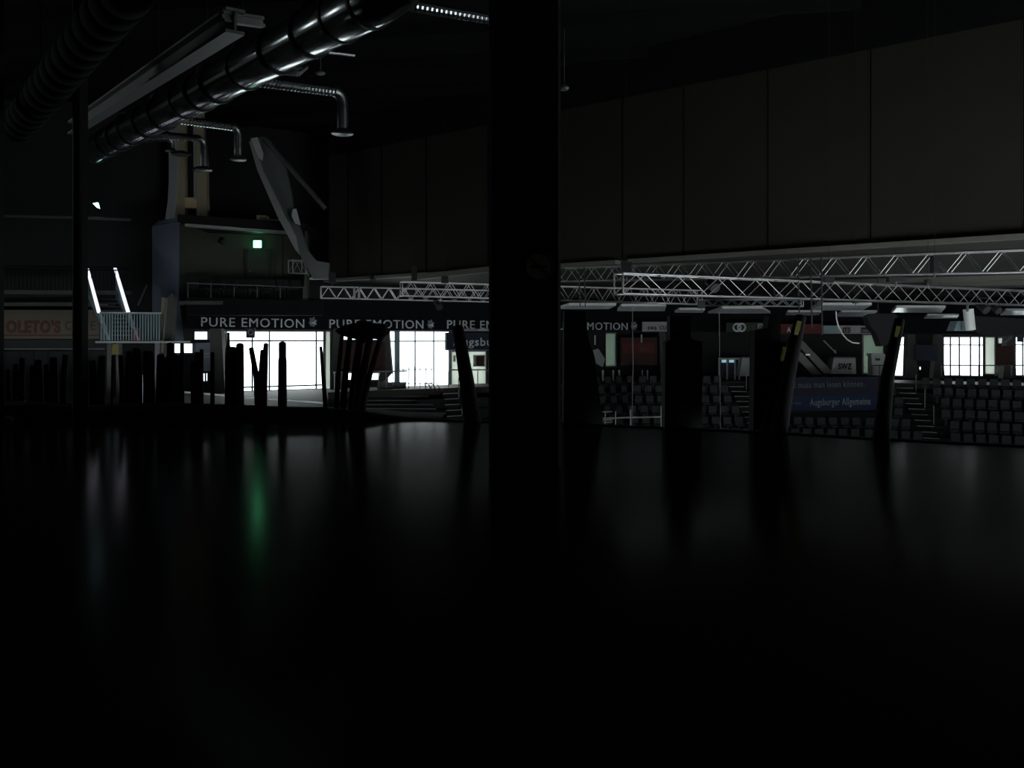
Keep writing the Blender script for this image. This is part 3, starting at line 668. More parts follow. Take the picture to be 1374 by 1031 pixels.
# horn loudspeaker and dark draped loudspeakers
r = emp('horn_loudspeaker', P(1293, 444, 29)); tag(r, 'pale horn loudspeaker hanging in front of the right window', 'loudspeaker')
MB().prism([P(1280, 444, 29), P(1307, 444, 29), P(1301, 431, 29.3), P(1285, 431, 29.3)], (0, .5, 0)).build('horn', M['teal'], r)
MB().tube([P(1302, 443, 28.9), P(1299, 415, 28.9)], .16, 12).build('driver', M['white'], r, True)
rod('bracket', on(3, 1298), P(1298, 418, 28.9), .04, M['steel'], r)
MB().prism([P(1289.6, 444, 28.97), P(1290.2, 444, 28.97), P(1290, 431, 29.27), P(1289.6, 431, 29.27)], (0, -.02, 0)).build('seam', M['door'], r)
def drape(name, pts, Y, label, cat):
    r0 = emp(name, P(*pts[0], Y))
    r = MB().prism([P(x, y, Y) for x, y in pts], (0, .5, 0)).build('cabinet', M['blackm'], r0); tag(r0, label, cat)
    p = P(pts[1][0]+6, pts[1][1]+1, Y+.25); rod('suspension_rod', p, Vector((p.x, p.y, ZB)), .02, M['black'], r0)
drape('loudspeaker_array', [(1163, 425), (1172, 421), (1200, 421), (1212, 432), (1208, 440), (1195, 452), (1190, 463), (1182, 465), (1176, 448), (1168, 438)], 33, 'dark pointed loudspeaker cluster behind the right banded pole', 'loudspeaker')
drape('loudspeaker_array', [(1306, 424), (1374, 428), (1400, 430), (1400, 446), (1340, 452), (1318, 450), (1308, 445)], 34, 'long dark draped box right of the horn loudspeaker', 'loudspeaker')
r = emp('monitor', W(1370, 455, .94)); tag(r, 'small dark blue hanging monitor at the right picture edge', 'monitor')
MB().prism([W(1366, 459, .94), W(1374, 459, .94), W(1374, 444, .94), W(1366, 444, .94)], (0, .1, 0)).build('screen', M['navy'], r)
rod('mount', W(1370, 444, .94), W(1370, 430, .94), .04, M['steel'], r)
o = MB().bar(W(1345, 462, .965), W(1358, 452, .965), .12, .12).build('strut', M['steel']); tag(o, 'dark diagonal strut between the right windows', 'strut')
b = board('advertising_board', 1336, 1360, 464, 490, .968, M['brown'], 'dark brown board between the two right windows', 'sign')
b = board('advertising_board', 1228, 1258, 463, 484, .968, M['navy'], 'dark blue board left of the right glazed doors', 'sign'); words(b, 'swa', 1242, 1254, 478, 6, .968, M['blue'])

# ---- big ventilation duct with bolted joint rings
d0 = P(497, 2, 14.4); d1 = P(128, 201, 29.0); dd = (d1-d0)
duct = emp('ventilation_duct', d1); tag(duct, 'wide shiny round ventilation duct crossing the upper left', 'duct')
R0 = .42
def ring_pts(c, axis, r, n=28):
    u = Vector((0, 0, 1)); u = (u-axis*u.dot(axis)).normalized(); v = axis.cross(u)
    return [c+(u*math.cos(2*math.pi*i/n)+v*math.sin(2*math.pi*i/n))*r for i in range(n)]
ax = dd.normalized()
js = [0, .055, .12, .2, .29, .38, .44, .50, .60, .68, .76, .83, .90, 1.0]
for i, (a, b) in enumerate(zip(js[:-1], js[1:])):
    rr = R0*(1.0 if i % 3 else 1.04)
    MB().tube([d0+dd*a, d0+dd*(a+.002), d0+dd*(b-.002), d0+dd*b], [rr*.985, rr, rr, rr*.985], 32).build('duct_section', M['galv'], duct, True)
for a in js: MB().tube([d0+dd*a-ax*.035, d0+dd*a+ax*.035], R0*1.085, 32).build('joint_ring', M['black'], duct)
# elbow towards the camera and up
pts = [d0+Vector((0, 0, 0)), d0-ax*.35, d0-ax*.65+Vector((.12, 0, .12)), d0-ax*.85+Vector((.3, 0, .4)), d0-ax*.95+Vector((.42, 0, .9)), d0-ax*1.0+Vector((.45, 0, 1.6)), d0-ax*1.0+Vector((.45, 0, ROOF-d0.z))]
MB().tube(pts, R0*1.03, 32).build('elbow', M['galv'], duct, True)
# saddle collars on top of the duct with hanging rods
for t, s in ((.115, 1), (.30, 1), (.42, 1), (.62, 1), (.80, 1)):
    c = d0+dd*t; rod('hanger_rod', c+Vector((0, 0, R0)), Vector((c.x, c.y, ROOF)), .012, M['black'], duct)
    MB().tube([c+Vector((0, 0, R0*.6)), c+Vector((0, 0, R0*1.25))], [.3, .22], 16).build('saddle_collar', M['galvd'], duct, True)
# spiral branch ducts ending in round outlets
def branch(A, Bp, r, drop, label, wr=1.7, outlet=True):
    rt = emp('branch_duct', Bp); tag(rt, label, 'duct', 'branch ducts of the ventilation')
    d = Bp-A; L = d.length; n = max(6, int(L/.10)); pts = []; rr = []
    for i in range(n):
        for f, k in ((0, .94), (.35, 1.0), (.65, 1.0)):
            t = (i+f)/n; pts.append(A.lerp(Bp, t)); rr.append(r*k)
    pts.append(Bp); rr.append(r*.94)
    MB().tube(pts, rr, 14).build('spiral_pipe', M['galv'], rt)
    if outlet:
        u = d.normalized(); e = []
        for i in range(7):
            an = i/6*math.pi/2; e.append(Bp+u*math.sin(an)*r*2+Vector((0, 0, -(1-math.cos(an))*r*2)))
        MB().tube(e, r*.98, 14).build('elbow', M['galvd'], rt, True)
        q = e[-1]; MB().tube([q, q+Vector((0, 0, -drop))], r*.98, 14).build('drop_pipe', M['galvd'], rt, True)
        q2 = q+Vector((0, 0, -drop)); MB().tube([q2, q2+Vector((0, 0, -.05)), q2+Vector((0, 0, -.11)), q2+Vector((0, 0, -.13))], [r*1.0, r*1.5, r*wr, r*wr*.9], 20).build('outlet_ring', M['galvd'], rt, True)
    return rt
branch(P(505, -1, 14.6), P(668, 27, 16.4), .105, .3, 'bright spiral duct running behind the top of the broad pillar', outlet=False)
branch(P(312, 104, 19.4), P(447, 122, 21.4), .14, .62, 'spiral branch duct ending in a round outlet left of the pillar', 2.0)
branch(P(236, 160, 22.8), P(311, 170, 24.4), .115, .55, 'middle spiral branch duct with round outlet above the slanting strut', 2.0)
branch(P(196, 179, 24.6), P(266, 186, 26.2), .105, .6, 'short far spiral branch duct above the two tan columns', 2.4)
branch(P(150, 187, 27.0), P(224, 187, 28.6), .09, .1, 'farthest thin branch duct near the end of the main duct', 2.4)
# second dull duct further left, parallel to the first
d2a = P(180, -25, 12.5); d2b = P(22, 172, 21)
duct2 = emp('ventilation_duct', d2b); tag(duct2, 'dull dark ribbed duct at the far left under the roof', 'duct')
for i in range(18):
    a = d2a.lerp(d2b, i/18); b = d2a.lerp(d2b, (i+1)/18)
    MB().tube([a, a.lerp(b, .08), a.lerp(b, .92), b], [.34, .38, .38, .34], 20).build('duct_section', M['ductd'], duct2, True)
for t in (.2, .7): c = d2a.lerp(d2b, t); rod('hanger_rod', c, Vector((c.x, c.y, ROOF)), .012, M['black'], duct2)
# ---- roof steel: I-beams and purlins
def ibeam(name, a, b, wd, ht, m, parent=None):
    a = Vector(a); b = Vector(b); d = (b-a).normalized(); up = Vector((0, 0, 1)); up = (up-d*up.dot(d)).normalized()
    mb = MB(); mb.bar(a-up*ht/2, b-up*ht/2, wd, .05).bar(a+up*ht/2, b+up*ht/2, wd, .05).bar(a, b, .04, ht)
    return mb.build(name, m, parent)
o = ibeam('roof_beam', P(316, 28, 14.0), P(98, 172, 27.5), .30, .34, M['greyp']); tag(o, 'grey steel roof beam running beside the wide duct', 'beam')
o = ibeam('roof_beam', P(297, 22, 13.9), P(352, 30, 14.6), .12, .12, M['greyp']); tag(o, 'short cross beam at the near end of the grey roof beam', 'beam')
rb = emp('ceiling_purlins', (0, 20, ROOF)); tag(rb, 'dark purlins under the roof deck', kind='structure')
for i in range(10):
    y = 9+i*3.4; MB().bar((-26.5, y+6, ROOF-.18), (30, y-4, ROOF-.18), .14, .34).build('purlin', M['roof'], rb)
for (x0, x1, s) in [(-22, -14, 1), (4, -2, 1)]: pass
o = MB().tube([P(395, 63, 17.5), P(430, 69, 18), P(475, 74, 18.6)], .045, 8).build('pipe', M['galvd']); tag(o, 'thin grey pipe under the roof right of the wide duct', 'pipe')
o = MB().tube([P(0, 290, 33.5), P(95, 292, 33.5), P(175, 295, 34)], .05, 8).build('pipe', M['steel']); tag(o, 'long thin pipe along the dark left wall', 'pipe')
r = emp('air_grille', P(392, 94, 18.5)); tag(r, 'rectangular air grille under the roof beside the wide duct', 'grille')
gp = [P(370, 97, 18.5), P(400, 100, 18.0), P(412, 90, 19.6), P(382, 86, 20)]
for a, b in zip(gp, gp[1:]+gp[:1]): MB().bar(a, b, .05, .07).build('frame', M['greyp'], r)
for i in range(1, 6): MB().bar(gp[0].lerp(gp[3], i/6), gp[1].lerp(gp[2], i/6), .05, .02).build('slat', M['greyp'], r)
r = emp('ceiling_lamp', P(430, 98, 19)); tag(r, 'small round unlit ceiling lamp near the air grille', 'lamp')
MB().tube([P(430, 95, 19), P(430, 98, 19), P(430, 100, 19)], [.04, .11, .08], 14).build('shade', M['greyp'], r, True)
rod('stem', P(430, 95, 19), P(430, 60, 19), .015, M['steel'], r)
r = emp('ceiling_lamp', P(757, 120, 16)); tag(r, 'small dull ceiling lamp just right of the broad pillar', 'lamp')
MB().tube([P(757, 113, 16), P(757, 118, 16), P(757, 121, 16)], [.03, .09, .07], 14).build('shade', M['greyp'], r, True)
rod('stem', P(757, 113, 16), P(757, 40, 16), .012, M['steel'], r)

# ---- high lamp on the left wall
r = emp('wall_lamp', P(128, 276, 34)); tag(r, 'bright cyan white lamp high on the dark left wall', 'lamp')
MB().prism([P(124.5, 273, 34), P(130.5, 272, 34), P(132.5, 279.5, 34), P(130, 278.5, 34)], (0, .1, 0)).build('glass', M['lamp'], r)
MB().prism([P(123, 273, 34), P(131, 271.5, 34), P(131, 270, 34), P(123, 271.5, 34)], (0, .2, 0)).build('hood', M['black'], r)

# ---- cafe stall at the far left
YC = 35.6
r = emp('cafe_stall', P(60, 530, YC)); tag(r, 'dim cafe stall with cream sign reading OLETO\'S CAFE', 'stall')
MB().prism([P(-30, 455, YC), P(133, 455, YC), P(133, 416, YC), P(-30, 416, YC)], (0, .25, 0)).build('sign_board', M['cream'], r)
MB().prism([P(-30, 470, YC+.05), P(140, 470, YC+.05), P(140, 456, YC+.05), P(-30, 456, YC+.05)], (0, .25, 0)).build('awning_band', M['shutter'], r)
MB().bar(P(-30, 468.5, YC), P(140, 468.5, YC), .06, .06).build('trim_rail', M['steel'], r)
for yy in (420.5, 450): MB().bar(P(-30, yy, YC-.01), P(133, yy, YC-.01), .04, .05).build('stripe', M['signred'] if yy > 430 else M['ochre'], r)
for i in range(9):
    x0 = -30+19*i; MB().prism([P(x0, 541, YC+.1), P(x0+18.5, 541, YC+.1), P(x0+18.5, 471, YC+.1), P(x0, 471, YC+.1)], (0, .2, 0)).build('shutter_panel', M['shutter'], r)
text('lettering', "OLETO'S", P(8, 446, YC-.01), P(81, 446, YC-.01), 15/F*YC, M['signred'], r, bold=.05)
text('lettering', 'C', P(87.5, 443, YC-.01), P(95, 443, YC-.01), 12/F*YC, M['door'], r, bold=.01)
text('lettering', 'AFE', P(100, 443, YC-.01), P(128, 443, YC-.01), 12/F*YC, M['door'], r, bold=.01)
MB().box(P(-30, 0, YC).x, P(140, 0, YC).x, YC+.3, YC+1.0, P(0, 357, YC).z-1.6, P(0, 357, YC).z-1.45).build('roof_slab', M['concd'], r)
# balcony rail above the stall
r = emp('balcony_rail', P(60, 390, 34)); tag(r, 'faint balcony railing with thin bars above the cafe stall', 'railing')
for yy in (357, 361): rod('rail', P(-20, yy, 34), P(176, yy+2, 34), .025, M['ductd'], r)
for i in range(36): rod('bar', P(-18+5.4*i, 390, 34), P(-18+5.4*i, 361, 34), .012, M['ductd'], r)
MB().bar(P(-20, 392, 34), P(176, 393, 34), .2, .15).build('base_beam', M['concd'], r)

# ---- steel stair with white handrails (glow painted in) and landing
YS = 31.0
r = emp('steel_stair', P(150, 458, YS)); tag(r, 'steel stair with two bright white handrails by the slim pillar', 'staircase')
for (xt, yt, xb, yb, dx) in [(117.5, 362, 132.5, 418.5, 0), (154.5, 360.5, 172, 419, 0)]:
    top = P(xt, yt, YS+4.0); bot = P(xb, yb, YS)
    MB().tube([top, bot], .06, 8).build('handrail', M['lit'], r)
    MB().prism([top+Vector((0, 0, -.05)), bot+Vector((0, 0, -.05)), P(xb+13, 457, YS), P(xt+1, yt+40, YS+4)], (.06, 0, 0)).build('side_panel', M['teal'], r)
for i in range(10):
    t = i/10; a = P(120, 402, YS+4).lerp(P(146, 456, YS), t); b = P(158, 402, YS+4).lerp(P(184, 456, YS), t)
    MB().bar(a, b, .3, .05).build('tread', M['steel'], r)
r = emp('stair_landing', P(175, 459, YS)); tag(r, 'steel landing with teal barred railing at the stair foot', 'landing')
MB().prism([P(128, 458, YS-.05), P(222, 458, YS-.05), P(222, 460.5, YS-.05), P(128, 460.5, YS-.05)], (0, 2.4, 0)).build('deck', M['greyp'], r)
for i in range(22):
    px = 136+3.7*i; rod('bar', P(px, 457, YS), P(px, 420, YS), .018, M['teal'], r)
rod('top_rail', P(134, 419.5, YS), P(216, 420.5, YS), .03, M['white'], r)
for a, b in ((134, 150), (188, 217)): MB().prism([P(a, 457, YS+1.2), P(b, 457, YS+1.2), P(b, 421, YS+1.2), P(a, 421, YS+1.2)], (0, .05, 0)).build('back_panel', M['teald'], r)
for px in (148, 160, 212): MB().bar(P(px, 545, YS+.6), P(px, 460, YS+.6), .16, .16).build('leg', M['concd'] if px < 170 else M['steel'], r)
o = MB().prism([P(175, 457, YS+.2), P(186, 457, YS+.2), P(184, 441, YS+.2), P(177, 441, YS+.2)], (0, .25, 0)).build('bag', M['bagred']); tag(o, 'small red bag behind the landing bars', 'bag')
o = MB().prism([P(150, 476, YS+.5), P(159, 476, YS+.5), P(159, 462, YS+.5), P(151, 462, YS+.5)], (0, .08, 0)).build('notice', M['ydull']); tag(o, 'dull yellow notice fixed under the stair landing', 'notice')
o = MB().tube([P(185, 410, 33), P(197, 383, 34)], .03, 6).build('pole', M['steel']); tag(o, 'thin slanting pole above the stair landing', 'pole')
# bag posts beside the landing: leaning pale-brown support
o = MB().prism([P(213, 545, 32), P(224, 545, 32), P(234, 400, 32), (P(230, 394, 32)), P(225, 400, 32)], (0, .3, 0)).build('support_strut', M['concd']); tag(o, 'dark leaning support strut right of the stair landing', 'strut')
o = MB().prism([P(214, 474, 32.4), P(217, 474, 32.4), P(222, 400, 32.4), P(217, 399, 32.4)], (0, .2, 0)).build('support_strut', M['tan']); tag(o, 'thin pale strut edge beside the landing railing', 'strut')

# ---- press box
bx = emp('press_box', P(310, 400, 36)); tag(bx, 'dark press box with glowing green exit lamp inside', 'press box')
def Q(px, py): return P(px, py, 35.2+(px-238)/170*2.6)           # front plane, receding to the right
def QB(px, py): return P(px, py, 38.6+(px-238)/170*1.2)
MB().prism([Q(238, 298), Q(408, 310), Q(408, 299), Q(238, 287.5)], (0, 4.2, 0)).build('roof', M['blackm'], bx)
MB().prism([Q(240, 400), Q(241, 298), P(202, 304, 38.5), P(202, 455, 38.5), Q(247, 458)], (-.12, .15, 0)).build('side_wall', M['bluegrey'], bx)
MB().prism([Q(238, 292), Q(240, 296), P(202, 304, 38.5), P(214, 296, 38.5)], (0, .1, 0)).build('side_cap', M['bluegrey'], bx)
MB().prism([QB(238, 410), QB(412, 410), QB(412, 303), QB(238, 297)], (0, .2, 0)).build('back_wall', M['boxgreen'], bx)
MB().prism([Q(408, 400), Q(409, 310), P(412, 310, 39.8), P(412, 400, 39.8)], (.1, 0, 0)).build('end_wall', M['boxgreen'], bx)
MB().prism([Q(240, 404), Q(408, 404), P(412, 404, 39.8), P(240, 404, 38.6)], (0, 0, -.15)).build('floor_slab', M['concd'], bx)
MB().bar(Q(243, 301)+Vector((0, .35, 0)), Q(392, 312)+Vector((0, .35, 0)), .3, .12).build('ceiling_strip', M['greyp'], bx)
dr = MB().prism([QB(332, 390)+Vector((0, -.08, 0)), QB(362, 390)+Vector((0, -.08, 0)), QB(362, 335)+Vector((0, -.08, 0)), QB(332, 335)+Vector((0, -.08, 0))], (0, .1, 0)).build('door', M['door'], bx)
for a, b in (((331, 390), (331, 334)), ((363, 390), (363, 334)), ((331, 334), (363, 334))):
    MB().bar(QB(*a)+Vector((0, -.1, 0)), QB(*b)+Vector((0, -.1, 0)), .1, .1).build('door_frame', M['door'], dr)
MB().prism([QB(371, 398), QB(380, 398), QB(380, 318), QB(371, 318)], (0, -.15, 0)).build('pilaster', M['boxgreen'], bx)
rod('handle', QB(335, 364)+Vector((0, -.14, 0)), QB(338, 364)+Vector((0, -.14, 0)), .02, M['greyp'], dr)
# parapet with rail, and the deep dark front below
MB().prism([Q(250, 423), Q(432, 423.5), Q(432, 404), Q(250, 399)], (0, .3, 0)).build('parapet', M['fascia'], bx)
rod('rail', Q(250, 380), Q(412, 386), .025, M['steel'], bx)
for i in range(6): rod('rail_post', Q(252+31*i, 400), Q(252+31*i, 380+1.1*i), .02, M['steel'], bx)
ex = emp('exit_sign', QB(347, 334)); tag(ex, 'bright green exit sign over the press box door', 'exit sign')
MB().prism([QB(342.5, 333)+Vector((0, -.22, 0)), QB(352.5, 333)+Vector((0, -.22, 0)), QB(352.5, 324)+Vector((0, -.22, 0)), QB(342.5, 324)+Vector((0, -.22, 0))], (0, -.06, 0)).build('lit_face', M['exit'], ex)
MB().prism([QB(342, 333.5)+Vector((0, -.21, 0)), QB(353, 333.5)+Vector((0, -.21, 0)), QB(353, 323)+Vector((0, -.21, 0)), QB(342, 323)+Vector((0, -.21, 0))], (0, .1, 0)).build('housing', M['greyp'], ex)
pt = [(-1.5, 1), (.8, 1.6), (1.6, .2), (.6, -.2), (1.2, -2.4), (0, -1.6), (-1.6, -2.2), (-.4, -.4)]      # running figure
c = QB(347, 328)+Vector((0, -.30, 0)); s = 1.2/F*38
M['exitw'] = mat('lit exit pictogram', (.9, 1, .95), .5, emit=((.6, 1.0, .85), 20))
MB().prism([c+Vector((x*s, 0, z*s)) for x, z in pt], (0, -.01, 0)).build('pictogram', M['exitw'], ex)
MB().tube([QB(308, 322)+Vector((0, -1, 0)), QB(307, 327)+Vector((0, -1, 0)), QB(311, 331)+Vector((0, -1, 0))], [.1, .16, .06], 8).build('hanging_loudspeaker', M['black'], bx)
for i in range(8):
    px = 262+18*i; c = Q(px, 398)+Vector((0, .9, 0))
    r = emp('press_chair', c); tag(r, 'dark chair behind the press box parapet, %s from left' % ORD[i], 'chair', 'press box chairs')
    MB().box(c.x-.24, c.x+.24, c.y+.2, c.y+.26, c.z+.35, c.z+.78).build('backrest', M['black'], r)
    MB().box(c.x-.24, c.x+.24, c.y-.22, c.y+.22, c.z+.33, c.z+.4).build('seat', M['black'], r)
    for sx in (-.2, .2):
        for sy in (-.18, .2): rod('leg', c+Vector((sx, sy, -.15)), c+Vector((sx, sy, .34)), .018, M['black'], r)
# objects on the press box roof
r = emp('storage_box', Q(348, 296)+Vector((0, .6, 0))); tag(r, 'tan cardboard box on the press box roof', 'box')
MB().prism([Q(338.5, 296)+Vector((0, .6, 0)), Q(351.5, 297)+Vector((0, .6, 0)), Q(351.5, 286.5)+Vector((0, .6, 0)), Q(338.5, 286)+Vector((0, .6, 0))], (0, .5, 0)).build('carton', M['cardboard'], r)
MB().prism([Q(344, 296)+Vector((0, .59, 0)), Q(346, 296)+Vector((0, .59, 0)), Q(346, 286.2)+Vector((0, .59, 0)), Q(344, 286.2)+Vector((0, .59, 0))], (0, .01, 0)).build('tape', M['greyp'], r)
o = MB().prism([Q(352, 298)+Vector((0, .7, 0)), Q(380, 300)+Vector((0, .7, 0)), Q(380, 292.5)+Vector((0, .7, 0)), Q(352, 290.5)+Vector((0, .7, 0))], (0, .4, 0)).build('plank', M['cardboard']); tag(o, 'flat tan board lying beside the box on the press box roof', 'board')

# ---- twin tan columns above the press box
YV = 37.6
r = emp('twin_column', P(255, 292, YV)); tag(r, 'pair of tall tan columns joined by a cross piece above the press box', 'column')
def colm(name, pts, th, m): MB().prism([P(x, y, YV) for x, y in pts], (0, th, 0)).build(name, m, r)
prof = [(160, 231, 238.5), (240, 231, 238.8), (268, 229.5, 236.5), (300, 225, 234)]
mb = MB(); vs = []
for yy, xa, xb in prof:
    q = P(xb, yy, YV-.02); lft = Vector((P(xa, yy, YV).x-.32, YV+.45, q.z)); vs += [lft, q, q+Vector((.02, .2, 0)), lft+Vector((.06, .15, 0))]
mb.add(vs, [(4*i+j, 4*i+(j+1) % 4, 4*i+4+(j+1) % 4, 4*i+4+j) for i in range(3) for j in range(4)]+[(0, 1, 2, 3), (12, 13, 14, 15)])
mb.build('flange_plate', M['white'], r)  # lit side of the column put in as white, turned towards the window
colm('column_web', [(238, 160), (247.5, 160), (248, 250), (248, 300), (234, 300), (236, 275), (238.5, 250)], .35, M['tan'])
colm('flange_plate', [(259, 150), (262.5, 150), (263, 268), (260, 268)], .5, M['greyp'])
colm('column_web', [(263, 150), (270.5, 150), (277, 225), (277, 262), (279, 300), (264, 300), (263.5, 268)], .35, M['tan'])
colm('cross_piece', [(248, 265), (264, 265), (264, 279), (248, 279)], .3, M['cardboard'])
for px, py in ((243, 206), (271, 227)):
    c = P(px, py, 26.5 if px < 250 else 27)
    o = MB().tube([c+Vector((0, 0, .07)), c, c+Vector((0, 0, -.05))], [.12, .30, .27], 18).build('outlet_disc', M['black'], None, True); tag(o, 'dark round air outlet in front of the %s tan column' % ('left' if px < 250 else 'right'), 'air outlet')
# ---- slanting steel strut with flanges
YD = 36.4
r = emp('slanting_strut', P(430, 375, YD)); tag(r, 'wide slanting grey steel strut right of the press box', 'strut')
def pl(name, pts, th, m, y=YD): MB().prism([P(a, b, y) for a, b in pts], (0, th, 0)).build(name, m, r)
pl('web', [(340, 187), (352, 183), (362, 188), (383, 226), (391, 262), (393, 282), (407, 318), (414, 338), (424, 350), (441, 353), (441, 374), (420, 374), (408, 352), (397, 318), (380, 285), (352, 228)], .25, M['strutd'])
pl('lower_flange', [(334, 190), (339, 188), (352, 228), (380, 285), (397, 318), (402, 342), (396, 335), (372, 290), (345, 228)], .7, M['greyp'], YD-.2)
pl('gusset_plate', [(336, 186), (345, 184), (353, 206), (352, 216), (347, 212)], .1, M['white'], YD-.3)
pl('gusset_plate', [(393, 281), (397, 280), (403, 302), (396, 300), (391, 290)], .1, M['white'], YD-.3)
rod('tie_rod', P(354, 186, YD), P(437, 280, YD), .10, M['steel'], r)
rod('brace', P(397, 320, YD), P(414, 370, YD-.2), .04, M['strut'], r)
o = MB().tube([P(416, 374, 37.5), P(444, 373, 37.2)], .06, 6).build('pipe', M['white']); tag(o, 'short bright pipe at the foot of the slanting strut', 'pipe')

# ---- black poles standing along the gallery edge
def pole(prof, label, bands=(), parent_name='padded_pole', n=14, flat=False, Y=None, grp=None):
    """prof: (px, py, width_px) from foot to head; stands on the floor at the foot row"""
    Y = Y or floorY(prof[0][1])
    r = emp(parent_name, P(prof[0][0], prof[0][1], Y)); tag(r, label, 'pole', grp)
    pts = [P(x, y, Y) for x, y, _ in prof]; rr = [w_/2/F*Y for *_, w_ in prof]
    pts[0].z = 0.0
    top = pts[-1]+(pts[-1]-pts[-2]).normalized()*rr[-1]*.5
    sh_ = MB().tube(pts+[pts[-1].lerp(top, .7), top], rr+[rr[-1]*.8, rr[-1]*.35], n).build('shaft', M['blackm'], r, True)
    for (a, b) in bands:
        q = [Vector(v) for v in pts]
        def at(t):
            i = min(int(t*(len(q)-1)), len(q)-2); f = t*(len(q)-1)-i
            return q[i].lerp(q[i+1], f), rr[i]*(1-f)+rr[i+1]*f
        p0, r0 = at(a); p1, r1 = at(b)
        sh = Vector((-r0*.35, -r0*.92, 0)); MB().bar(p0+sh, p1+sh, r0*.75, r0*.12, (0, 1, 0)).build('reflective_band', M['yellow'], sh_)
    return r
pole([(1044, 582, 25), (1056, 510, 20), (1074, 426, 15)], 'leaning black pole with a bright yellow band at its top', [(.86, .97)])
pole([(1030, 580, 24), (1042, 520, 18), (1054, 462, 11)], 'shorter leaning black pole with a lower yellow band', [(.80, .97)])
pole([(1182, 592, 23), (1190, 510, 18), (1207, 430, 13.5)], 'right leaning black pole with a faint dull yellow band', [(.86, .95)])
pole([(634, 568, 24), (626, 510, 20), (614.5, 440, 15)], 'grey black leaning pole left of the broad pillar')
def block(pts, Y, label, th=.35):
    r = MB().prism([P(x, y, Y) for x, y in pts], (0, th, 0)).build('covered_stand', M['blackm']); tag(r, label, 'stand')
def fl2(x, y): return (x, HY+EYE*F/floorY(y))
block([(756, 570), (809, 570), (803, 520), (797, 477), (790, 458), (785, 418), (757, 417)], floorY(570), 'tall black covered stand beside the broad pillar')
block([(892, 576), (942, 576), (942, 459), (927, 455), (927, 424), (899, 424), (899, 456), (893, 460)], floorY(576), 'black covered stand with a narrower top')
block([(1011, 580), (1046, 580), (1048, 424), (1032, 424), (1030, 440), (1013, 444)], floorY(580), 'black covered stand behind the yellow banded pole')
# left group on the low black cover
lf = [([(314.5, 560, 25), (314.5, 475, 24), (315, 472, 24)], 'broad black covered post with stepped top before the big window'),
      ([(306, 560, 8), (306.3, 468, 7.6), (306.4, 462, 4), (306.5, 447, 3.4)], 'thin necked black post before the big window'),
      ([(322, 560, 11), (322, 500, 10.5), (322, 463, 10)], 'square shouldered black post right of the thin necked one'),
      ([(350, 560, 15), (344, 505, 8), (337, 468, 6.5)], 'black pole leaning left in a V shape'),
      ([(351, 560, 14), (353, 505, 12), (357, 462, 6)], 'black pole leaning right in a V shape'),
      ([(349, 560, 9), (350, 505, 7), (352, 471, 5.5)], 'shorter black pole inside the V shape'),
      ([(379, 560, 12), (379, 484, 11.5), (379, 481, 10), (379, 461, 10)], 'straight black post alone before the big window'),
      ([(438, 560, 7), (434, 510, 5.5), (430.5, 466, 4)], 'thin black pole leaning at the right window edge'),
      ([(244.5, 560, 6), (244.3, 500, 5.6), (244.3, 462, 5.4)], 'rounded black post left of the notice board'),
      ([(230, 560, 24), (230, 482, 24), (229, 480, 18)], 'wide black covered post under the support strut'),
      ([(228, 560, 9), (228.5, 462, 9)], 'narrow black post behind the wide covered one'),
      ([(270.5, 560, 5.5), (270.5, 470, 5)], 'slim tall black post before the notice board'),
      ([(265, 560, 7.5), (264.7, 474, 7)], 'middle black post before the notice board'),
      ([(259, 560, 6), (258.6, 486, 5)], 'short black post before the notice board'),
      ([(285, 560, 6), (285.3, 474, 5)], 'slim black post right of the notice board')]
for p, lb in lf: pole(p, lb, Y=20.0, n=10)
xs = [(12, 497, 7), (22, 490, 8), (30, 482, 9), (42, 492, 7), (52, 485, 11), (63, 490, 7), (73, 482, 12), (86, 478, 9), (104, 484, 9), (125, 486, 11), (136, 480, 12), (150, 477, 4), (163, 478, 7), (172, 473, 9), (184, 470, 14), (200, 474, 16), (214, 478, 12)]
for i, (px, y, w_) in enumerate(xs):
    pole([(px, 560, w_), (px+random.uniform(-1.5, 1.5), (y+560)/2, w_), (px+random.uniform(-2, 2), y, w_*.85)],
         'black post, %s from left of those before the cafe stall' % ORD[i] if px < 140 else 'black post, %s from left of those below the stair landing' % ORD[i-11], Y=20.0, n=8, grp=['dark posts before the cafe stall', 'dark posts below the stair landing'][px > 140])
# bundle of leaning poles with a lumpy cover on top
bl = [((483, 553, 9), (497, 500, 7.5), (513, 446, 7)), ((478, 555, 13), (487, 500, 10), (498, 446, 8)), ((472, 555, 14), (477, 500, 11), (484, 448, 8)), ((459, 556, 9), (464, 500, 8), (470, 448, 7)), ((450, 556, 7), (454, 500, 6), (459, 450, 5)), ((489, 556, 6), (486, 530, 5), (482, 500, 4))]
for i, p in enumerate(bl): pole(list(p), ['rightmost long pole leaning in the bundle before the red brown board', 'second pole from right leaning in the bundle before the red brown board', 'thickest pole in the middle of the leaning bundle', 'second pole from left in the leaning bundle', 'leftmost thin pole of the leaning bundle', 'short stub pole at the foot of the leaning bundle'][i], Y=19.9, n=8, grp='bundle of leaning poles')
bm = bmesh.new(); bmesh.ops.create_icosphere(bm, subdivisions=3, radius=1)
cc = P(489, 444, 20.0)
for v in bm.verts:
    k = 1+.24*math.sin(7*v.co.x+2)+.12*math.sin(9*v.co.y+4*v.co.x)+.1*math.cos(8*v.co.z)
    v.co = Vector((v.co.x*.47*k, v.co.y*.3*k, v.co.z*.19*k*(1.15 if v.co.z < 0 else 1)))
me = bpy.data.meshes.new('cover'); bm.to_mesh(me); bm.free(); me.materials.append(M['blackm'])
for p in me.polygons: p.use_smooth = True
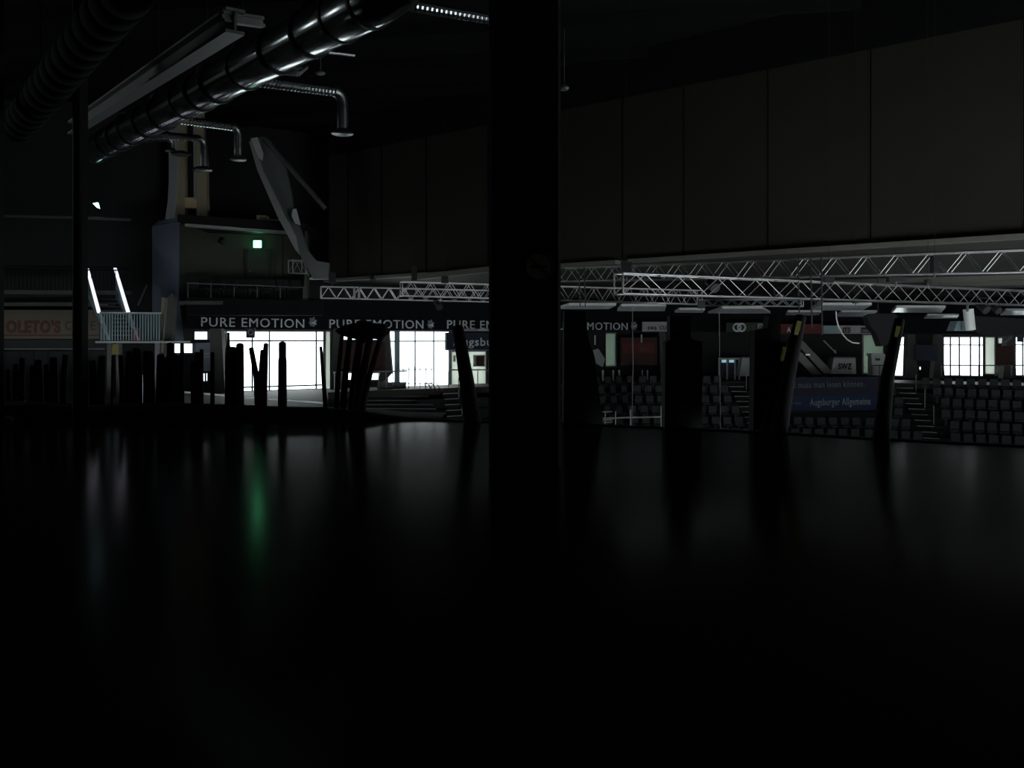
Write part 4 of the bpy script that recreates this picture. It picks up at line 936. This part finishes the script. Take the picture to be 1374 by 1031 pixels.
o = bpy.data.objects.new('cloth_cover', me); C.objects.link(o); o.location = cc; tag(o, 'lumpy black cloth cover on top of the leaning pole bundle', 'cover')
# long low black cover at the edge of the floor
tops = [(-40, 541), (40, 538), (100, 545), (170, 541), (250, 541), (300, 543), (345, 546), (380, 547), (435, 548), (480, 552), (540, 560), (592, 565)]
mb = MB(); Yc = 18.95
for (x0, y0), (x1, y1) in zip(tops[:-1], tops[1:]):
    a, b = P(x0, y0, Yc+.35), P(x1, y1, Yc+.35); a.z = max(a.z, .02); b.z = max(b.z, .02)
    fa_, fb_ = Vector((a.x*.985, Yc, 0)), Vector((b.x*.985, Yc, 0)); ga, gb = Vector((a.x, 21.0, 0)), Vector((b.x, 21.0, 0))
    ua, ub = Vector((a.x, Yc+.12, a.z*.8)), Vector((b.x, Yc+.12, b.z*.8)); ra, rb_ = Vector((a.x, 20.9, a.z*.6)), Vector((b.x, 20.9, b.z*.6))
    mb.add([fa_, fb_, ub, ua, b, a, rb_, ra, gb, ga], [(0, 1, 2, 3), (3, 2, 4, 5), (5, 4, 6, 7), (7, 6, 8, 9)])
o = mb.build('tarpaulin', M['blackm'], None, True); tag(o, 'long low black tarpaulin heap along the floor edge', 'tarpaulin')
# pale scraps lying by the left picture edge
o = MB().prism([P(-8, 560, 18.8), P(15, 560.5, 18.8), P(14, 556, 18.8), P(3, 553.5, 18.8), P(-8, 556, 18.8)], (0, .3, 0)).build('paper_bundle', M['greyp']); o.location.z = 0.0; tag(o, 'crumpled pale bundle on the floor at the left picture edge', 'bundle')
for i, (px, py, s) in enumerate([(22, 534, 3), (35, 540, 3), (63, 547, 5), (1, 531, 2.5)]):
    c = P(px, py, 19.2); s = s/F*19
    o = MB().tube([c+Vector((-s*.5, 0, 0)), c+Vector((-s*.2, 0, 0)), c+Vector((s*.2, 0, 0)), c+Vector((s*.5, 0, 0))], [s*.2, s*.45, s*.45, s*.15], 8).build('bottle', M['greyp'], None, True)
    tag(o, ['small pale bottle on the tarpaulin near the left posts', 'small bottle just right of the brightest one on the tarpaulin', 'wider dull bottle on the tarpaulin left of the slim pillar', 'tiny pale bottle on the tarpaulin at the picture edge'][i], 'bottle')
# tap post glimpsed under the stair landing
o = MB().tube([P(193, 554, 29), P(193, 504, 29), P(193.3, 502.5, 29), P(195, 502.3, 29)], .045, 8).build('tap_post', M['white'], None, True); tag(o, 'small white bent tap post under the stair landing', 'post')

# ---- no smoking plate on the broad pillar
r = emp('round_sign', P(724, 380, 11.98)); tag(r, 'round dim no smoking sign on the broad black pillar', 'sign')
c = P(724, 358, 11.985); rr = 20/F*12
M['plate'] = mat('dim sign plate', (.42, .39, .30), .6, 0, .2, 6); M['platering'] = mat('dark red sign ring', (.26, .06, .05), .6, 0, .2, 6)
MB().prism([c+Vector((math.cos(t*math.pi/18)*rr, 0, math.sin(t*math.pi/18)*rr)) for t in range(36)], (0, .012, 0)).build('plate', M['plate'], r)
MB().tube([c+Vector((math.cos(t*math.pi/18)*rr*.92, 0, math.sin(t*math.pi/18)*rr*.92)) for t in range(37)], rr*.08, 6).build('ring', M['platering'], r)
MB().bar(c+Vector((-rr*.62, -.006, rr*.62)), c+Vector((rr*.62, -.006, -rr*.62)), rr*.14, .012, (0, 1, 0)).build('slash', M['platering'], r)
MB().bar(c+Vector((-rr*.6, -.004, -.0)), c+Vector((rr*.55, -.004, -.0)), .008, rr*.18).build('cigarette', M['black'], r)
